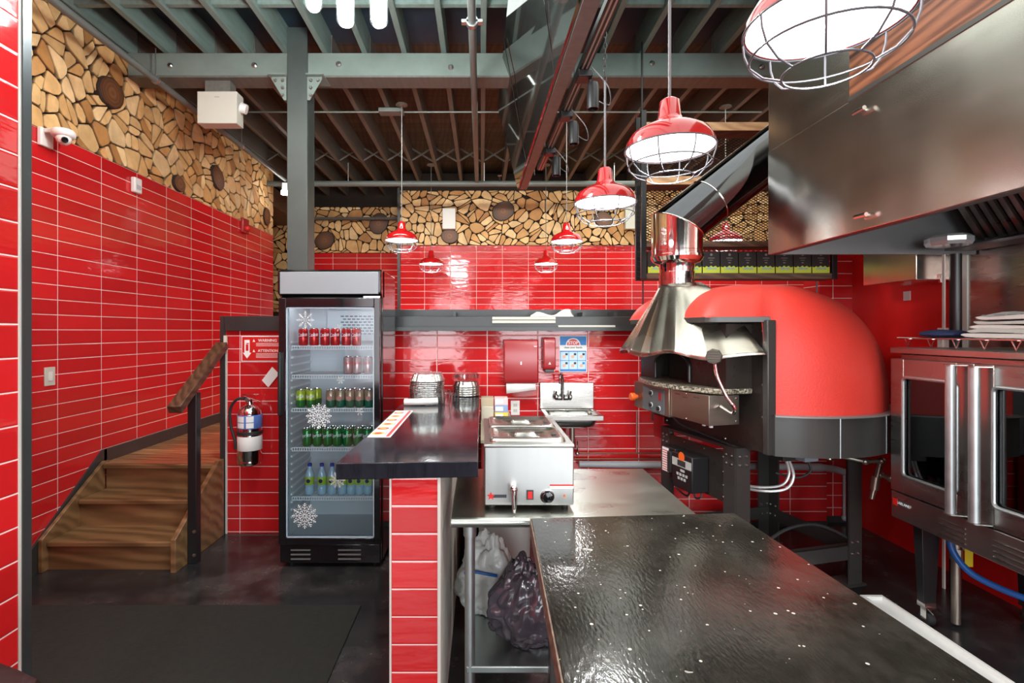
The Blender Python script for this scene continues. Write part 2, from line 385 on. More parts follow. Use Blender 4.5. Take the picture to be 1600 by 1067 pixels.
# ---------------------------------------------------------------- mesh helpers
class MB:
    def __init__(s, mtx=None):
        s.v = []; s.f = []; s.mi = []; s.c = None; s.M = mtx
    def pt(s, p):
        p = Vector(p)
        return s.M @ p if s.M is not None else p
    def add(s, vs, fs, mi=0):
        b = len(s.v)
        s.v += [s.pt(p) for p in vs]
        s.f += [tuple(b+i for i in f) for f in fs]
        s.mi += [mi]*len(fs)
        return s
    def box(s, x0, x1, y0, y1, z0, z1, mi=0):
        vs = [(x, y, z) for z in (z0, z1) for y in (y0, y1) for x in (x0, x1)]
        return s.add(vs, [(0, 2, 3, 1), (4, 5, 7, 6), (0, 1, 5, 4), (2, 6, 7, 3), (0, 4, 6, 2), (1, 3, 7, 5)], mi)
    def hexa(s, bottom, top, mi=0):
        n = len(bottom)
        fs = [tuple(reversed(range(n))), tuple(range(n, 2*n))]
        fs += [(i, (i+1) % n, n+(i+1) % n, n+i) for i in range(n)]
        return s.add(list(bottom)+list(top), fs, mi)
    def prism(s, poly, axis, lo, hi, mi=0):
        def mk(a, b, w):
            return (w, a, b) if axis == 'x' else ((a, w, b) if axis == 'y' else (a, b, w))
        A = [mk(a, b, lo) for a, b in poly]; B = [mk(a, b, hi) for a, b in poly]
        return s.hexa(A, B, mi)
    def sweep(s, rings, mi=0, closed=False, cap=True):
        n = len(rings[0]); vs = [p for r in rings for p in r]; fs = []
        m = len(rings)
        for i in range(m if closed else m-1):
            j = (i+1) % m
            for k in range(n):
                l = (k+1) % n
                fs.append((i*n+k, i*n+l, j*n+l, j*n+k))
        if cap and not closed:
            fs.append(tuple(reversed(range(n)))); fs.append(tuple((m-1)*n+k for k in range(n)))
        return s.add(vs, fs, mi)
    def tube(s, pts, r, n=10, closed=False, mi=0, cap=True):
        pts = [Vector(p) for p in pts]; m = len(pts); rings = []
        rr = r if isinstance(r, (list, tuple)) else [r]*m
        T = []
        for i in range(m):
            a = pts[(i-1) % m] if (closed or i > 0) else pts[0]
            b = pts[(i+1) % m] if (closed or i < m-1) else pts[-1]
            T.append((b-a).normalized() if (b-a).length > 1e-9 else Vector((0, 0, 1)))
        up = Vector((0, 0, 1)) if abs(T[0].z) < .9 else Vector((1, 0, 0))
        nrm = (up - T[0]*up.dot(T[0])).normalized()
        for i in range(m):
            nrm = (nrm - T[i]*nrm.dot(T[i]))
            nrm = nrm.normalized() if nrm.length > 1e-6 else T[i].orthogonal().normalized()
            bi = T[i].cross(nrm)
            rings.append([tuple(pts[i] + (nrm*math.cos(2*PI*k/n)+bi*math.sin(2*PI*k/n))*rr[i]) for k in range(n)])
        return s.sweep(rings, mi, closed, cap)
    def cyl(s, a, b, r, r2=None, n=20, mi=0, cap=True):
        return s.tube([a, b], [r, r if r2 is None else r2], n, False, mi, cap)
    def lathe(s, prof, c=(0, 0, 0), n=32, mi=0, axis=None):
        # prof: list of (r, h) from one end to the other
        c = Vector(c); ax = Vector(axis).normalized() if axis else Vector((0, 0, 1))
        q = Vector((0, 0, 1)).rotation_difference(ax)
        rings = []
        for r, h in prof:
            r = max(r, 1e-5)
            rings.append([tuple(c + q @ Vector((r*math.cos(2*PI*k/n), r*math.sin(2*PI*k/n), h))) for k in range(n)])
        return s.sweep(rings, mi, False, True)
    def ball(s, c, r, n=14, sc=(1, 1, 1), mi=0):
        prof = [(math.sin(PI*i/n)*1.0, -math.cos(PI*i/n)) for i in range(n+1)]
        rings = []
        for a, h in prof:
            a = max(a, 1e-4)
            rings.append([(c[0]+a*r*sc[0]*math.cos(2*PI*k/n), c[1]+a*r*sc[1]*math.sin(2*PI*k/n), c[2]+h*r*sc[2]) for k in range(n)])
        return s.sweep(rings, mi)

ALL = []
def obj(name, mb, m, parent=None, bev=0.0, seg=2, smooth=True, angle=35):
    me = bpy.data.meshes.new(name)
    vs = mb.v
    o = bpy.data.objects.new(name, me)
    if parent is not None:
        o.parent = parent
        inv = parent_world(parent).inverted()
        vs = [inv @ v for v in vs]
    me.from_pydata([tuple(v) for v in vs], [], mb.f)
    for mm in (m if isinstance(m, (list, tuple)) else [m]): me.materials.append(mm)
    me.polygons.foreach_set('material_index', mb.mi)
    if mb.c is not None:
        at = me.color_attributes.new('Col', 'FLOAT_COLOR', 'POINT')
        for i, c in enumerate(mb.c): at.data[i].color = (c[0], c[1], c[2], 1)
    if smooth:
        me.polygons.foreach_set('use_smooth', [True]*len(me.polygons))
        me.set_sharp_from_angle(angle=R(angle))
    me.update()
    if bev:
        b = o.modifiers.new('bevel', 'BEVEL'); b.width = bev; b.segments = seg; b.limit_method = 'ANGLE'; b.angle_limit = R(40)
    COL.objects.link(o)
    return o
def parent_world(p):
    m = Matrix.Translation(p.location) @ p.rotation_euler.to_matrix().to_4x4() @ Matrix.Diagonal((*p.scale, 1))
    return parent_world(p.parent) @ m if p.parent else m
def thing(name, label, cat, loc, group=None, rz=0):
    o = bpy.data.objects.new(name, None); COL.objects.link(o)
    o.location = loc; o.rotation_euler = (0, 0, rz); o.empty_display_size = .05
    return tag(o, label, cat, group)
def tag(o, label, cat, group=None):
    o['label'] = label; o['category'] = cat
    if group: o['group'] = group
    return o
def single(name, mb, m, label, cat, group=None, **kw):
    # a thing that is one mesh, its origin at the middle of its base
    xs = [v.x for v in mb.v]; ys = [v.y for v in mb.v]; zs = [v.z for v in mb.v]
    c = Vector(((min(xs)+max(xs))/2, (min(ys)+max(ys))/2, min(zs)))
    mb.v = [v - c for v in mb.v]
    o = obj(name, mb, m, None, **kw); o.location = c
    return tag(o, label, cat, group)
def struct(name, mb, m, parent=None, **kw):
    o = obj(name, mb, m, parent, **kw)
    if parent is None: o['kind'] = 'structure'
    return o
def copy_tree(o, loc=None, label=None, parent=None):
    c = o.copy(); COL.objects.link(c)
    if parent is not None: c.parent = parent
    if loc is not None: c.location = loc
    if label: c['label'] = label
    for ch in o.children: copy_tree(ch, parent=c)
    return c
def P(px, py, d):
    return Vector(((px-752)*d/800.0, d, 1.58-(py-517)*d/800.0))

TXT = {}
def text_geo(s, size, ext=0.0006, bold=False):
    key = (s, size, ext)
    if key not in TXT:
        cu = bpy.data.curves.new('lettering', 'FONT'); cu.body = s; cu.size = size; cu.extrude = ext
        cu.align_x = 'CENTER'; cu.align_y = 'CENTER'; cu.resolution_u = 3
        if bold: cu.offset = size*.018
        to = bpy.data.objects.new('tmp', cu); COL.objects.link(to)
        dg = bpy.context.evaluated_depsgraph_get(); dg.update()
        me = bpy.data.meshes.new_from_object(to.evaluated_get(dg))
        TXT[key] = ([v.co.copy() for v in me.vertices], [tuple(p.vertices) for p in me.polygons])
        bpy.data.objects.remove(to); bpy.data.meshes.remove(me)
    return TXT[key]
def text_mb(mb, s, size, o, xa=(1, 0, 0), ya=(0, 0, 1), bold=False, ext=0.0006, mi=0):
    vs, fs = text_geo(s, size, ext, bold)
    o = Vector(o); xa = Vector(xa).normalized(); ya = Vector(ya).normalized(); za = xa.cross(ya)
    mb.add([o + xa*v.x + ya*v.y + za*v.z for v in vs], fs, mi)
    return mb
def smooth_path(pts, k=6):
    pts = [Vector(p) for p in pts]; out = []
    for i in range(len(pts)-1):
        p0 = pts[max(i-1, 0)]; p1 = pts[i]; p2 = pts[i+1]; p3 = pts[min(i+2, len(pts)-1)]
        for j in range(k):
            t = j/k
            out.append(.5*((2*p1)+(-p0+p2)*t+(2*p0-5*p1+4*p2-p3)*t*t+(-p0+3*p1-3*p2+p3)*t**3))
    out.append(pts[-1])
    return out

# ================================================================ THE SETTING
HW = 4.15          # kitchen face of the half wall
RF = 0.57          # raised floor level
CE = 3.86          # underside of the joists
struct('floor', MB().box(-3.1, 3.25, -3.0, 4.5, -0.10, 0.0), M['floor'])
# raised dining floor behind the half wall
rfl = MB().box(-2.90, -2.04, 3.90, 4.34, RF-.035, RF).box(-4.2, 5.2, 4.34, 8.9, RF-.035, RF)
rfl.box(-2.90, -2.04, 4.32, 4.34, 0, RF-.036)
struct('floor_raised', rfl, M['oak_floor'])

# --- ceiling: deck, beam, joists
ceil = struct('ceiling', MB().box(-3.1, 3.25, -3.0, 4.45, CE+.22, CE+.26), M['deck_dark'])
obj('board_deck', MB().box(-4.3, 5.3, 4.45, 8.9, CE+.22, CE+.26), M['deck_warm_tint'], ceil)
x = -2.93
i = 0
while x < 3.2:
    obj('joist', MB().box(x, x+.045, -2.95, 4.30, CE, CE+.22), M['grey_joist'], ceil, bev=.003)
    x += .325
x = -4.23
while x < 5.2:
    obj('joist', MB().box(x, x+.045, 4.32, 8.88, CE, CE+.22), M['joist_warm_tint'], ceil, bev=.003)
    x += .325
# cross bridging between the far joists
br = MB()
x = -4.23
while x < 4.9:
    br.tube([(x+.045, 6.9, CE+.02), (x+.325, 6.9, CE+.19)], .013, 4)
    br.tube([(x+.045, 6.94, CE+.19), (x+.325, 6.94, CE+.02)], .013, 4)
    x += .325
obj('cross_bridging', br, M['joist_warm_tint'], ceil)
# blocking row between near joists
bl = MB()
x = -2.93
while x < 2.9:
    bl.box(x+.045, x+.325, 3.62, 3.66, CE+.03, CE+.22)
    bl.box(x+.045, x+.325, 1.9, 1.94, CE+.03, CE+.22)
    x += .325
obj('joist_blocking', bl, M['grey_joist'], ceil)

beam = thing('steel_beam', 'grey green painted beam carried by the column across the whole ceiling', 'beam', (0, 4.29, 3.67))
obj('beam_side', MB().box(-2.9, 3.07, 4.20, 4.25, 3.675, CE), M['beam'], beam, bev=.004)
obj('beam_side', MB().box(-2.9, 3.07, 4.34, 4.39, 3.675, CE), M['beam'], beam, bev=.004)
obj('bottom_flange', MB().box(-2.9, 3.07, 4.20, 4.39, 3.66, 3.674), M['joist_warm_tint'], beam)
for bx in (-2.55, -1.86, -1.17, -.25, .5, 1.4, 2.3):
    obj('bolt', MB().lathe([(0, 0), (.022, 0), (.022, -.008), (.012, -.016), (0, -.016)], (bx, 4.20, 3.76+.02*math.sin(bx*5)), 12, axis=(0, 1, 0)), M['bolt'], beam)

colm = thing('steel_column', 'tall grey green steel column rising behind the drinks fridge to the beam', 'column', (-1.50, 4.28, RF))
cm = MB().box(-1.585, -1.42, 4.178, 4.193, RF, 4.06).box(-1.585, -1.42, 4.345, 4.36, RF, CE).box(-1.51, -1.495, 4.193, 4.344, RF, CE).box(-1.435, -1.42, 4.193, 4.344, RF, CE)
obj('column_shaft', cm, mat('column paint', (0.062, 0.078, 0.072), .4, vary=.2), colm, bev=.003)
for sx in (-1, 1):
    cx = -1.5025 + sx*.085
    bk = MB().prism([(cx, 3.655), (cx+sx*.12, 3.655), (cx+sx*.12, 3.63), (cx+sx*.02, 3.46), (cx, 3.46)], 'y', 4.170, 4.178)
    bk.box(min(cx, cx+sx*.14), max(cx, cx+sx*.14), 4.13, 4.34, 3.650, 3.662)
    b = obj('bracket', bk, M['beam'], colm)
    bt = MB()
    for (ox, oz) in ((.03, 3.62), (.09, 3.62), (.03, 3.56), (.03, 3.50)):
        bt.lathe([(0, 0), (.014, 0), (.014, -.006), (.007, -.014), (0, -.014)], (cx+sx*ox, 4.170, oz), 10, axis=(0, 1, 0))
    obj('bolt', bt, M['bolt'], b)

# --- walls
ZR = 2.914         # top of the red tile
ZW = 3.84          # top of the log cladding
wl = struct('wall_left', MB().box(-3.10, -2.91, 1.55, 7.16, 0.0, ZR), M['tile_left'])
struct('wall_back', MB().box(-1.05, 5.2, 8.0, 8.9, RF, ZR), M['tile_back'])
struct('wall_back_left', MB().box(-2.90, -1.05, 8.65, 8.9, RF, ZR-.02), M['tile_back'])
struct('wall_dining_right', MB().box(5.2, 5.35, 4.2, 8.9, RF, 4.1), M['charcoal'])
struct('wall_dining_left', MB().box(-4.35, -4.2, 7.1, 8.9, RF, 4.1).box(-4.2, -3.10, 7.1, 7.16, RF, 4.1), M['charcoal'])
struct('wall_back_corner', MB().box(-4.2, -2.90, 8.65, 8.9, RF, 4.1), M['log_gap'])
# kitchen side half wall (two lengths, the left one stands a little nearer)
ZH = 1.58
hw = struct('wall_half', MB().box(-.95, 2.80, HW, 4.33, 0, ZH), M['tile_half'])
hs = struct('wall_half_left', MB().box(-2.01, -.95, 4.0, 4.33, 0, ZH), M['tile_sign'])
obj('end_trim', MB().box(-2.035, -1.995, 3.985, 4.34, 0, 1.695), M['charcoal'], hs, bev=.002)
obj('end_grout', MB().box(-1.994, -1.982, 3.99, 4.0, 0, 1.50), M['grout'], hs)
struct('wall_back_right', MB().box(2.80, 3.07, 4.24, 4.45, 0, CE), M['tile_half'])
struct('wall_right', MB().box(3.07, 3.25, -3.0, 4.45, 0, CE+.2), M['red_paint'])
# ledge on the half wall
led = thing('wall_ledge', 'long charcoal ledge capping the red tiled half wall', 'ledge', (.4, 4.2, ZH))
obj('front_board', MB().box(-1.99, -.95, 3.965, 4.0, ZH, 1.695).box(-.95, 2.80, HW-.035, HW, ZH, 1.695), M['charcoal'], led, bev=.003)
obj('shelf_board', MB().box(-1.99, 2.80, 4.0, 4.42, ZH, ZH+.03), M['charcoal'], led)
obj('back_board', MB().box(-1.99, -.95, 4.42, 4.45, ZH, 1.70).box(-.95, 2.80, 4.42, 4.45, ZH, 1.765), M['charcoal'], led, bev=.003)
for px in (608+4, 712, 905, 952):
    X = (px-752)*4.4/800
    obj('divider', MB().box(X-.012, X+.012, 4.20, 4.42, ZH+.03, 1.735), M['charcoal'], led)
# near pier with its corner trim
pier = struct('wall_pier', MB().box(-2.91, -1.40, -3.0, 1.56, 0, CE+.2), M['tile_pier'])
obj('corner_trim', MB().box(-1.405, -1.393, 1.556, 1.587, 0, CE+.2).box(-1.44, -1.405, 1.570, 1.587, 0, CE+.2), mat('satin grey metal trim', (0.055, 0.065, 0.068), .3, metal=.4, vary=.2), pier)
obj('grout_edge', MB().box(-1.400, -1.397, 1.547, 1.556, 0, CE+.2), M['grout'], pier)
struct('wall_left_near', MB().box(-3.10, -2.91, -3.0, 1.55, 0, CE+.2), M['red_paint'])
# front wall behind the camera with two big windows
fw = MB()
fw.box(-3.1, 3.25, -3.15, -3.0, 0, .55).box(-3.1, 3.25, -3.15, -3.0, 2.95, CE+.2)
for a, b in ((-3.1, -2.75), (-.35, .35), (2.75, 3.25)): fw.box(a, b, -3.15, -3.0, .55, 2.95)
struct('wall_front', fw, M['charcoal'])
for n_, (a, b) in enumerate(((-2.75, -.35), (.35, 2.75))):
    f = MB().box(a, b, -3.1, -3.05, .55, .60).box(a, b, -3.1, -3.05, 2.90, 2.95).box(a, a+.05, -3.1, -3.05, .6, 2.9).box(b-.05, b, -3.1, -3.05, .6, 2.9).box((a+b)/2-.02, (a+b)/2+.02, -3.1, -3.05, .6, 2.9)
    w = struct('window_%d' % (n_+1), f, M['charcoal_metal'])
    obj('pane', MB().box(a+.05, b-.05, -3.08, -3.075, .6, 2.9), M['glass_clear'], w)

# --- log cladding made of split log ends
def clip_poly(poly, n, d):
    out = []
    for i in range(len(poly)):
        a = poly[i]; b = poly[(i+1) % len(poly)]
        da = a[0]*n[0]+a[1]*n[1]-d; db = b[0]*n[0]+b[1]*n[1]-d
        if da <= 0: out.append(a)
        if (da < 0 < db) or (db < 0 < da):
            t = da/(da-db); out.append((a[0]+(b[0]-a[0])*t, a[1]+(b[1]-a[1])*t))
    return out
def log_cells(u0, u1, v0, v1, size, seed, gap=0.010):
    rnd = random.Random(seed); pts = []
    nu = int((u1-u0)/size)+1; nv = max(1, int(round((v1-v0)/size)))
    su = (u1-u0)/nu; sv = (v1-v0)/nv
    grid = {}
    for i in range(-1, nu+1):
        for j in range(-1, nv+1):
            p = (u0+(i+.5+rnd.uniform(-.46, .46))*su, v0+(j+.5+rnd.uniform(-.46, .46))*sv)
            grid[(i, j)] = p
    cells = []
    for (i, j), p in grid.items():
        poly = [(u0, v0), (u1, v0), (u1, v1), (u0, v1)]
        for di in range(-3, 4):
            for dj in range(-3, 4):
                q = grid.get((i+di, j+dj))
                if q is None or (di == 0 and dj == 0): continue
                nx, ny = q[0]-p[0], q[1]-p[1]; l = math.hypot(nx, ny); nx /= l; ny /= l
                d = ((p[0]+q[0])/2)*nx+((p[1]+q[1])/2)*ny - gap*.5
                poly = clip_poly(poly, (nx, ny), d)
                if len(poly) < 3: break
            if len(poly) < 3: break
        if len(poly) < 3: continue
        parts = [poly]
        if rnd.random() < .75:
            a = rnd.uniform(0, PI); n = (math.cos(a), math.sin(a))
            cx = sum(q[0] for q in poly)/len(poly); cy = sum(q[1] for q in poly)/len(poly)
            d = cx*n[0]+cy*n[1]+rnd.uniform(-.02, .02)
            parts = [clip_poly(poly, n, d-gap*.4), clip_poly(poly, (-n[0], -n[1]), -d-gap*.4)]
        for q in parts:
            if len(q) < 3: continue
            ar = abs(sum(q[k][0]*q[(k+1) % len(q)][1]-q[(k+1) % len(q)][0]*q[k][1] for k in range(len(q))))/2
            if ar < .0006: continue
            cells.append(q)
    return cells
LOGC = [(0.70, 0.45, 0.20), (0.76, 0.52, 0.26), (0.64, 0.39, 0.16), (0.80, 0.58, 0.31), (0.60, 0.34, 0.13), (0.72, 0.48, 0.22), (0.48, 0.24, 0.08)]
def clad(parent, u0, u1, v0, v1, mp, seed, size=.145, name='log_end_cladding'):
    rnd = random.Random(seed+99)
    mb = MB(); mb.c = []
    for q in log_cells(u0, u1, v0, v1, size, seed):
        ar = sum(q[k][0]*q[(k+1) % len(q)][1]-q[(k+1) % len(q)][0]*q[k][1] for k in range(len(q)))
        if ar < 0: q = q[::-1]
        # round one or two corners
        qq = []
        for k in range(len(q)):
            a, b, c = q[k-1], q[k], q[(k+1) % len(q)]
            t = rnd.choice((.10, .16, .30))
            qq.append((b[0]+(a[0]-b[0])*t, b[1]+(a[1]-b[1])*t)); qq.append((b[0]+(c[0]-b[0])*t, b[1]+(c[1]-b[1])*t))
        q = qq
        dep = rnd.uniform(.026, .040)
        cx = sum(k[0] for k in q)/len(q); cy = sum(k[1] for k in q)/len(q)
        n = len(q)
        r0 = [mp(a, b, 0) for a, b in q]; r1 = [mp(a, b, dep-.006) for a, b in q]
        r2 = [mp(cx+(a-cx)*.94, cy+(b-cy)*.94, dep) for a, b in q]
        vs = r0+r1+r2
        fs = []
        for ring in (0, 1):
            for k in range(n):
                fs.append((ring*n+k, ring*n+(k+1) % n, (ring+1)*n+(k+1) % n, (ring+1)*n+k))
        fs.append(tuple(2*n+k for k in range(n)))
        mb.add(vs, fs)
        c = rnd.choice(LOGC); s = rnd.uniform(.92, 1.25)
        c = tuple(min(1, x*s) for x in c)
        bark = (0.055, 0.03, 0.016)
        mb.c += [bark]*n + [tuple(.5*(x+y) for x, y in zip(c, bark))]*n + [c]*n
    return obj(name, mb, M['log'], parent, smooth=False)
def log_slice(parent, mp, u, v, r, seed):
    rnd = random.Random(seed); n = 28
    c = mp(u, v, 0)
    o = bpy.data.objects.new('log_slice', bpy.data.meshes.new('log_slice'))
    rr = [r*(1+.10*math.sin(2*PI*k/n*2+seed)+.03*rnd.uniform(-1, 1)) for k in range(n)]
    mb = MB()
    ring = lambda s, w: [mp(u+rr[k]*s*math.cos(2*PI*k/n), v+rr[k]*s*math.sin(2*PI*k/n), w) for k in range(n)]
    mb.sweep([ring(1.0, 0), ring(1.0, .05), ring(.93, .058)], 1, False, False)
    mb.add(ring(.93, .058), [tuple(range(n))], 0)
    me = o.data; cv = Vector(c)
    me.from_pydata([tuple(p-cv) for p in mb.v], [], mb.f); me.materials.append(M['slice']); me.materials.append(M['slice_rim'])
    me.polygons.foreach_set('material_index', mb.mi)
    o.parent = parent; o.location = parent_world(parent).inverted() @ cv
    COL.objects.link(o)
    return o
mpl = lambda u, v, w: (-2.95+w+.012, u, v)         # left wall plane, facing +X; u along Y
mpb = lambda u, v, w: (u, 7.99-w, v)               # back wall plane facing -Y
mpb2 = lambda u, v, w: (u, 8.64-w, v)
lw = struct('wall_left_upper', MB().box(-3.10, -2.94, 1.55, 7.16, ZR, ZW+.2), M['log_gap'])
clad(lw, 1.6, 7.16, ZR, ZW, mpl, 3, .165)
for (u, v, r, s) in ((4.0, 3.44, .13, 1), (4.9, 2.99, .085, 2), (5.62, 3.26, .13, 3), (6.9, 3.12, .11, 5), (2.7, 3.25, .09, 4)):
    log_slice(lw, mpl, u, v, r, s)
bw = struct('wall_back_upper', MB().box(-1.05, 5.2, 8.0, 8.9, ZR, ZW+.2), M['log_gap'])
clad(bw, -1.30+.03, 5.2, ZR, 3.76, mpb, 11, .18)
for (u, v, r, s) in (((786-752)*.01, 1.58+(517-331)*.01, .165, 7), ((703-752)*.01, 1.58+(517-370)*.01, .125, 8), (1.9, 3.3, .14, 9)):
    log_slice(bw, mpb, u, v, r, s)
struct('trim_1', MB().box(-1.30, -1.26, 7.93, 7.99, RF+1.2, 3.80), M['charcoal'])
struct('wall_back_return', MB().box(-1.30, -1.05, 7.99, 8.65, RF, ZR), M['tile_back'])
struct('wall_back_return_upper', MB().box(-1.27, -1.05, 7.99, 8.65, ZR, ZW+.2), M['log_gap'])
struct('trim_2', MB().box(-3.3, -1.3, 8.50, 8.56, 3.43, 3.47), M['joist_warm_tint'])
b2 = struct('wall_back_left_upper', MB().box(-4.2, -1.05, 8.65, 8.9, ZR-.02, ZW+.2), M['log_gap'])
clad(b2, -4.2, -1.30, ZR-.02, 3.66, mpb2, 21, .19)
for (u, v, r, s) in ((-1.72, 3.38, .17, 12), (-2.63, 3.10, .16, 13)):
    log_slice(b2, mpb2, u, v, r, s)
clad(bpy.data.objects['wall_back_corner'], -4.2, -2.86, 1.9, ZR-.02, mpb2, 31, .19)
struct('trim_3', MB().box(-3.9, -2.95, 7.2, 8.6, 3.35, 3.62), M['dark_wood'])
struct('trim_4', MB().box(-2.95, -2.90, 1.6, 7.16, ZW, ZW+.06), M['charcoal'])
# front face of the raised floor along the half wall end, and its skirting on the left wall
sk = MB().prism([(3.93, RF), (7.16, RF), (7.16, RF+.10), (3.93, RF+.10)], 'x', -2.912, -2.895)
struct('baseboard_left', sk, M['charcoal'], bev=.002)
struct('baseboard_stair', MB().prism([(3.30, 0), (3.38, 0), (3.96, RF), (3.96, RF+.10), (3.92, RF+.10), (3.30, .17)], 'x', -2.912, -2.895), M['charcoal'])
struct('baseboard_back', MB().box(2.80, 3.07, 4.225, 4.24, 0, .05).box(-.93, 2.80, HW-.012, HW, 0, .04), M['charcoal'])
# steel sheet on the right wall behind the cooking line
st = MB().box(3.045, 3.07, -.5, 3.20, .5, 2.9)
sp = single('steel_wall_panel', st, M['steel'], 'tall stainless wall sheet behind the double door oven', 'wall panel')
single('corner_guard', MB().box(3.035, 3.07, 3.20, 3.235, .2, 3.0), M['grout'], 'thin white vertical edge strip beside the stainless wall sheet', 'edge strip')

# ================================================================ STAIR, RAIL, MAT
stair = thing('wooden_stairs', 'three step varnished wooden stair climbing to the raised dining floor', 'stairs', (-2.44, 3.36, 0))
X0, X1 = -2.865, -2.03
rises = [(3.37, .19), (3.635, .38)]
for (y, z) in rises:
    obj('riser', MB().box(X0, X1, y+.022, y+.040, z-.19+.0, z-.036), M['oak'], stair)
    obj('tread', MB().box(X0, X1, y, y+.300, z-.035, z), M['oak'], stair, bev=.008, seg=3)
obj('riser', MB().box(X0, X1, 3.90+.012, 3.93, .38, RF-.036), M['oak'], stair)
obj('landing_nosing', MB().box(X0, X1, 3.872, 3.90, RF-.035, RF+.001), M['oak'], stair, bev=.008, seg=3)
obj('stringer', MB().prism([(3.34, 0), (3.92, 0), (3.90, RF-.04), (3.96, RF+.012), (3.90, RF+.02), (3.34, .215)], 'x', -2.893, -2.866), M['oak'], stair, bev=.003)
obj('stringer', MB().prism([(3.34, 0), (3.97, 0), (3.97, RF+.02), (3.90, RF+.02), (3.34, .215)], 'x', -2.029, -1.995), M['oak'], stair, bev=.003)
rail = thing('stair_handrail', 'dark wooden handrail on a black steel post beside the stair', 'handrail', (-1.97, 3.50, 0))
obj('post', MB().box(-1.992, -1.932, 3.47, 3.53, 0, 1.16), M['black'], rail, bev=.004)
a = Vector((-1.96, 3.27, 1.075)); b = Vector((-2.015, 3.982, 1.47)); dirv = (b-a).normalized()
def barbox(mb, a, b, w, h, mi=0):
    a = Vector(a); b = Vector(b); d = (b-a).normalized(); s = d.cross(Vector((0, 0, 1))).normalized()*w/2; u = s.cross(d).normalized()*h/2
    mb.hexa([a-s-u, a+s-u, a+s+u, a-s+u], [b-s-u, b+s-u, b+s+u, b-s+u], mi)
    return mb
obj('handrail', barbox(MB(), a, b, .085, .055), M['rail_wood'], rail, bev=.005)
for z in (.06, .22):
    obj('bolt', MB().lathe([(0, 0), (.012, 0), (.012, -.004), (0, -.006)], (-1.945, 3.47, z), 10, axis=(0, 1, 0)), M['bolt'], rail)
single('floor_mat', MB().box(-2.80, -.69, 1.62, 2.94, 0, .008), M['mat_dark'], 'large thin dark green rubber mat on the entry floor', 'mat', bev=.003)

# chair whose back just enters the picture
ch = thing('leather_chair', 'dark brown leather chair with a rounded back beside the tiled pier', 'chair', (-1.10, .90, 0))
prof = []
bk = MB()
rings = []
for i in range(13):
    t = i/12; X = -1.345+t*.49
    top = .955 - .05*(abs(t-.4)*1.6)**3.0
    rings.append([(X, .985+.035*math.cos(k*PI/6)+.02*(1-abs(2*t-1)), .55+(top-.55)*(.5+.5*math.sin(k*PI/6))) for k in range(12)])
bk.sweep(rings)
obj('backrest', bk, M['leather'], ch, angle=80)
obj('seat', MB().box(-1.34, -.86, .50, .98, .40, .50), M['leather'], ch, bev=.03, seg=4)
for sx in (-1.31, -.89):
    for sy in (.55, .95):
        obj('leg', MB().cyl((sx, sy, .0), (sx, sy, .41), .014, .02, 12), M['black'], ch)

# ================================================================ DRINKS FRIDGE
FX0, FX1, FY0, FY1 = -1.355, -.665, 3.40, 3.95
fr = thing('drinks_fridge', 'tall black glass door drinks fridge with a grey light box top', 'fridge', (-1.01, 3.66, 0))
cab = MB()
cab.box(FX0, FX0+.04, FY0+.06, FY1, .03, 1.99).box(FX1-.04, FX1, FY0+.06, FY1, .03, 1.99)
cab.box(FX0+.04, FX1-.04, FY1-.04, FY1, .03, 1.99)
cab.box(FX0+.04, FX1-.04, FY0+.06, FY1-.04, 1.80, 1.99)
cab.box(FX0+.04, FX1-.04, FY0+.06, FY1-.04, .03, .17)
obj('cabinet', cab, M['black_gloss'], fr, bev=.006)
inn = MB()
ix0, ix1 = FX0+.041, FX1-.041
inn.box(ix0, ix0+.012, FY0+.065, FY1-.05, .171, 1.795).box(ix1-.012, ix1, FY0+.065, FY1-.05, .171, 1.795)
inn.box(ix0, ix1, FY1-.052, FY1-.041, .171, 1.795).box(ix0, ix1, FY0+.065, FY1-.052, .171, .185).box(ix0, ix1, FY0+.065, FY1-.052, 1.783, 1.795)
obj('liner', inn, M['fridge_in'], fr)
rd = MB()
for z in [.30+.052*k for k in range(24)]:
    rd.box(ix0+.012, ix0+.022, FY0+.10, FY1-.06, z, z+.014); rd.box(ix1-.022, ix1-.012, FY0+.10, FY1-.06, z, z+.014)
obj('shelf_support_ridges', rd, M['shelf_wire'], fr)
ev = MB().box(-1.17, -.75, FY1-.085, FY1-.053, 1.50, 1.74)
e = obj('evaporator_cover', ev, M['fridge_in'], fr, bev=.01)
hm = MB()
for r_ in range(7):
    for k in range(9):
        x = -1.06+k*.034+(.017 if r_ % 2 else 0)
        hm.box(x, x+.024, FY1-.087, FY1-.0855, 1.555+r_*.022, 1.562+r_*.022)
obj('vent_slots', hm, M['ink'], e)
can_ = MB().prism([(FY0+.03, 1.815), (FY0+.06, 1.80), (FY0+.12, 1.80), (FY0+.12, 1.99), (FY0+.03, 1.99), (FY0+.0, 1.975), (FY0+.0, 1.83)], 'x', FX0, FX1)
cano = obj('light_box', can_, M['black_gloss'], fr, bev=.008)
obj('front_panel', MB().box(FX0+.018, FX1-.018, FY0-.004, FY0+.004, 1.825, 1.972), M['lightbox'], cano, bev=.012, seg=3)
dr = MB()
dx0, dx1, dz0, dz1 = FX0+.008, FX1-.008, .160, 1.800
gx0, gx1, gz0, gz1 = FX0+.058, FX1-.048, .205, 1.737
dr.box(dx0, gx0, FY0+.0, FY0+.055, dz0, dz1).box(gx1, dx1, FY0, FY0+.055, dz0, dz1).box(gx0, gx1, FY0, FY0+.055, dz0, gz0).box(gx0, gx1, FY0, FY0+.055, gz1, dz1)
door = obj('door', dr, M['black_gloss'], fr, bev=.004)
gf = MB()
w_ = .006
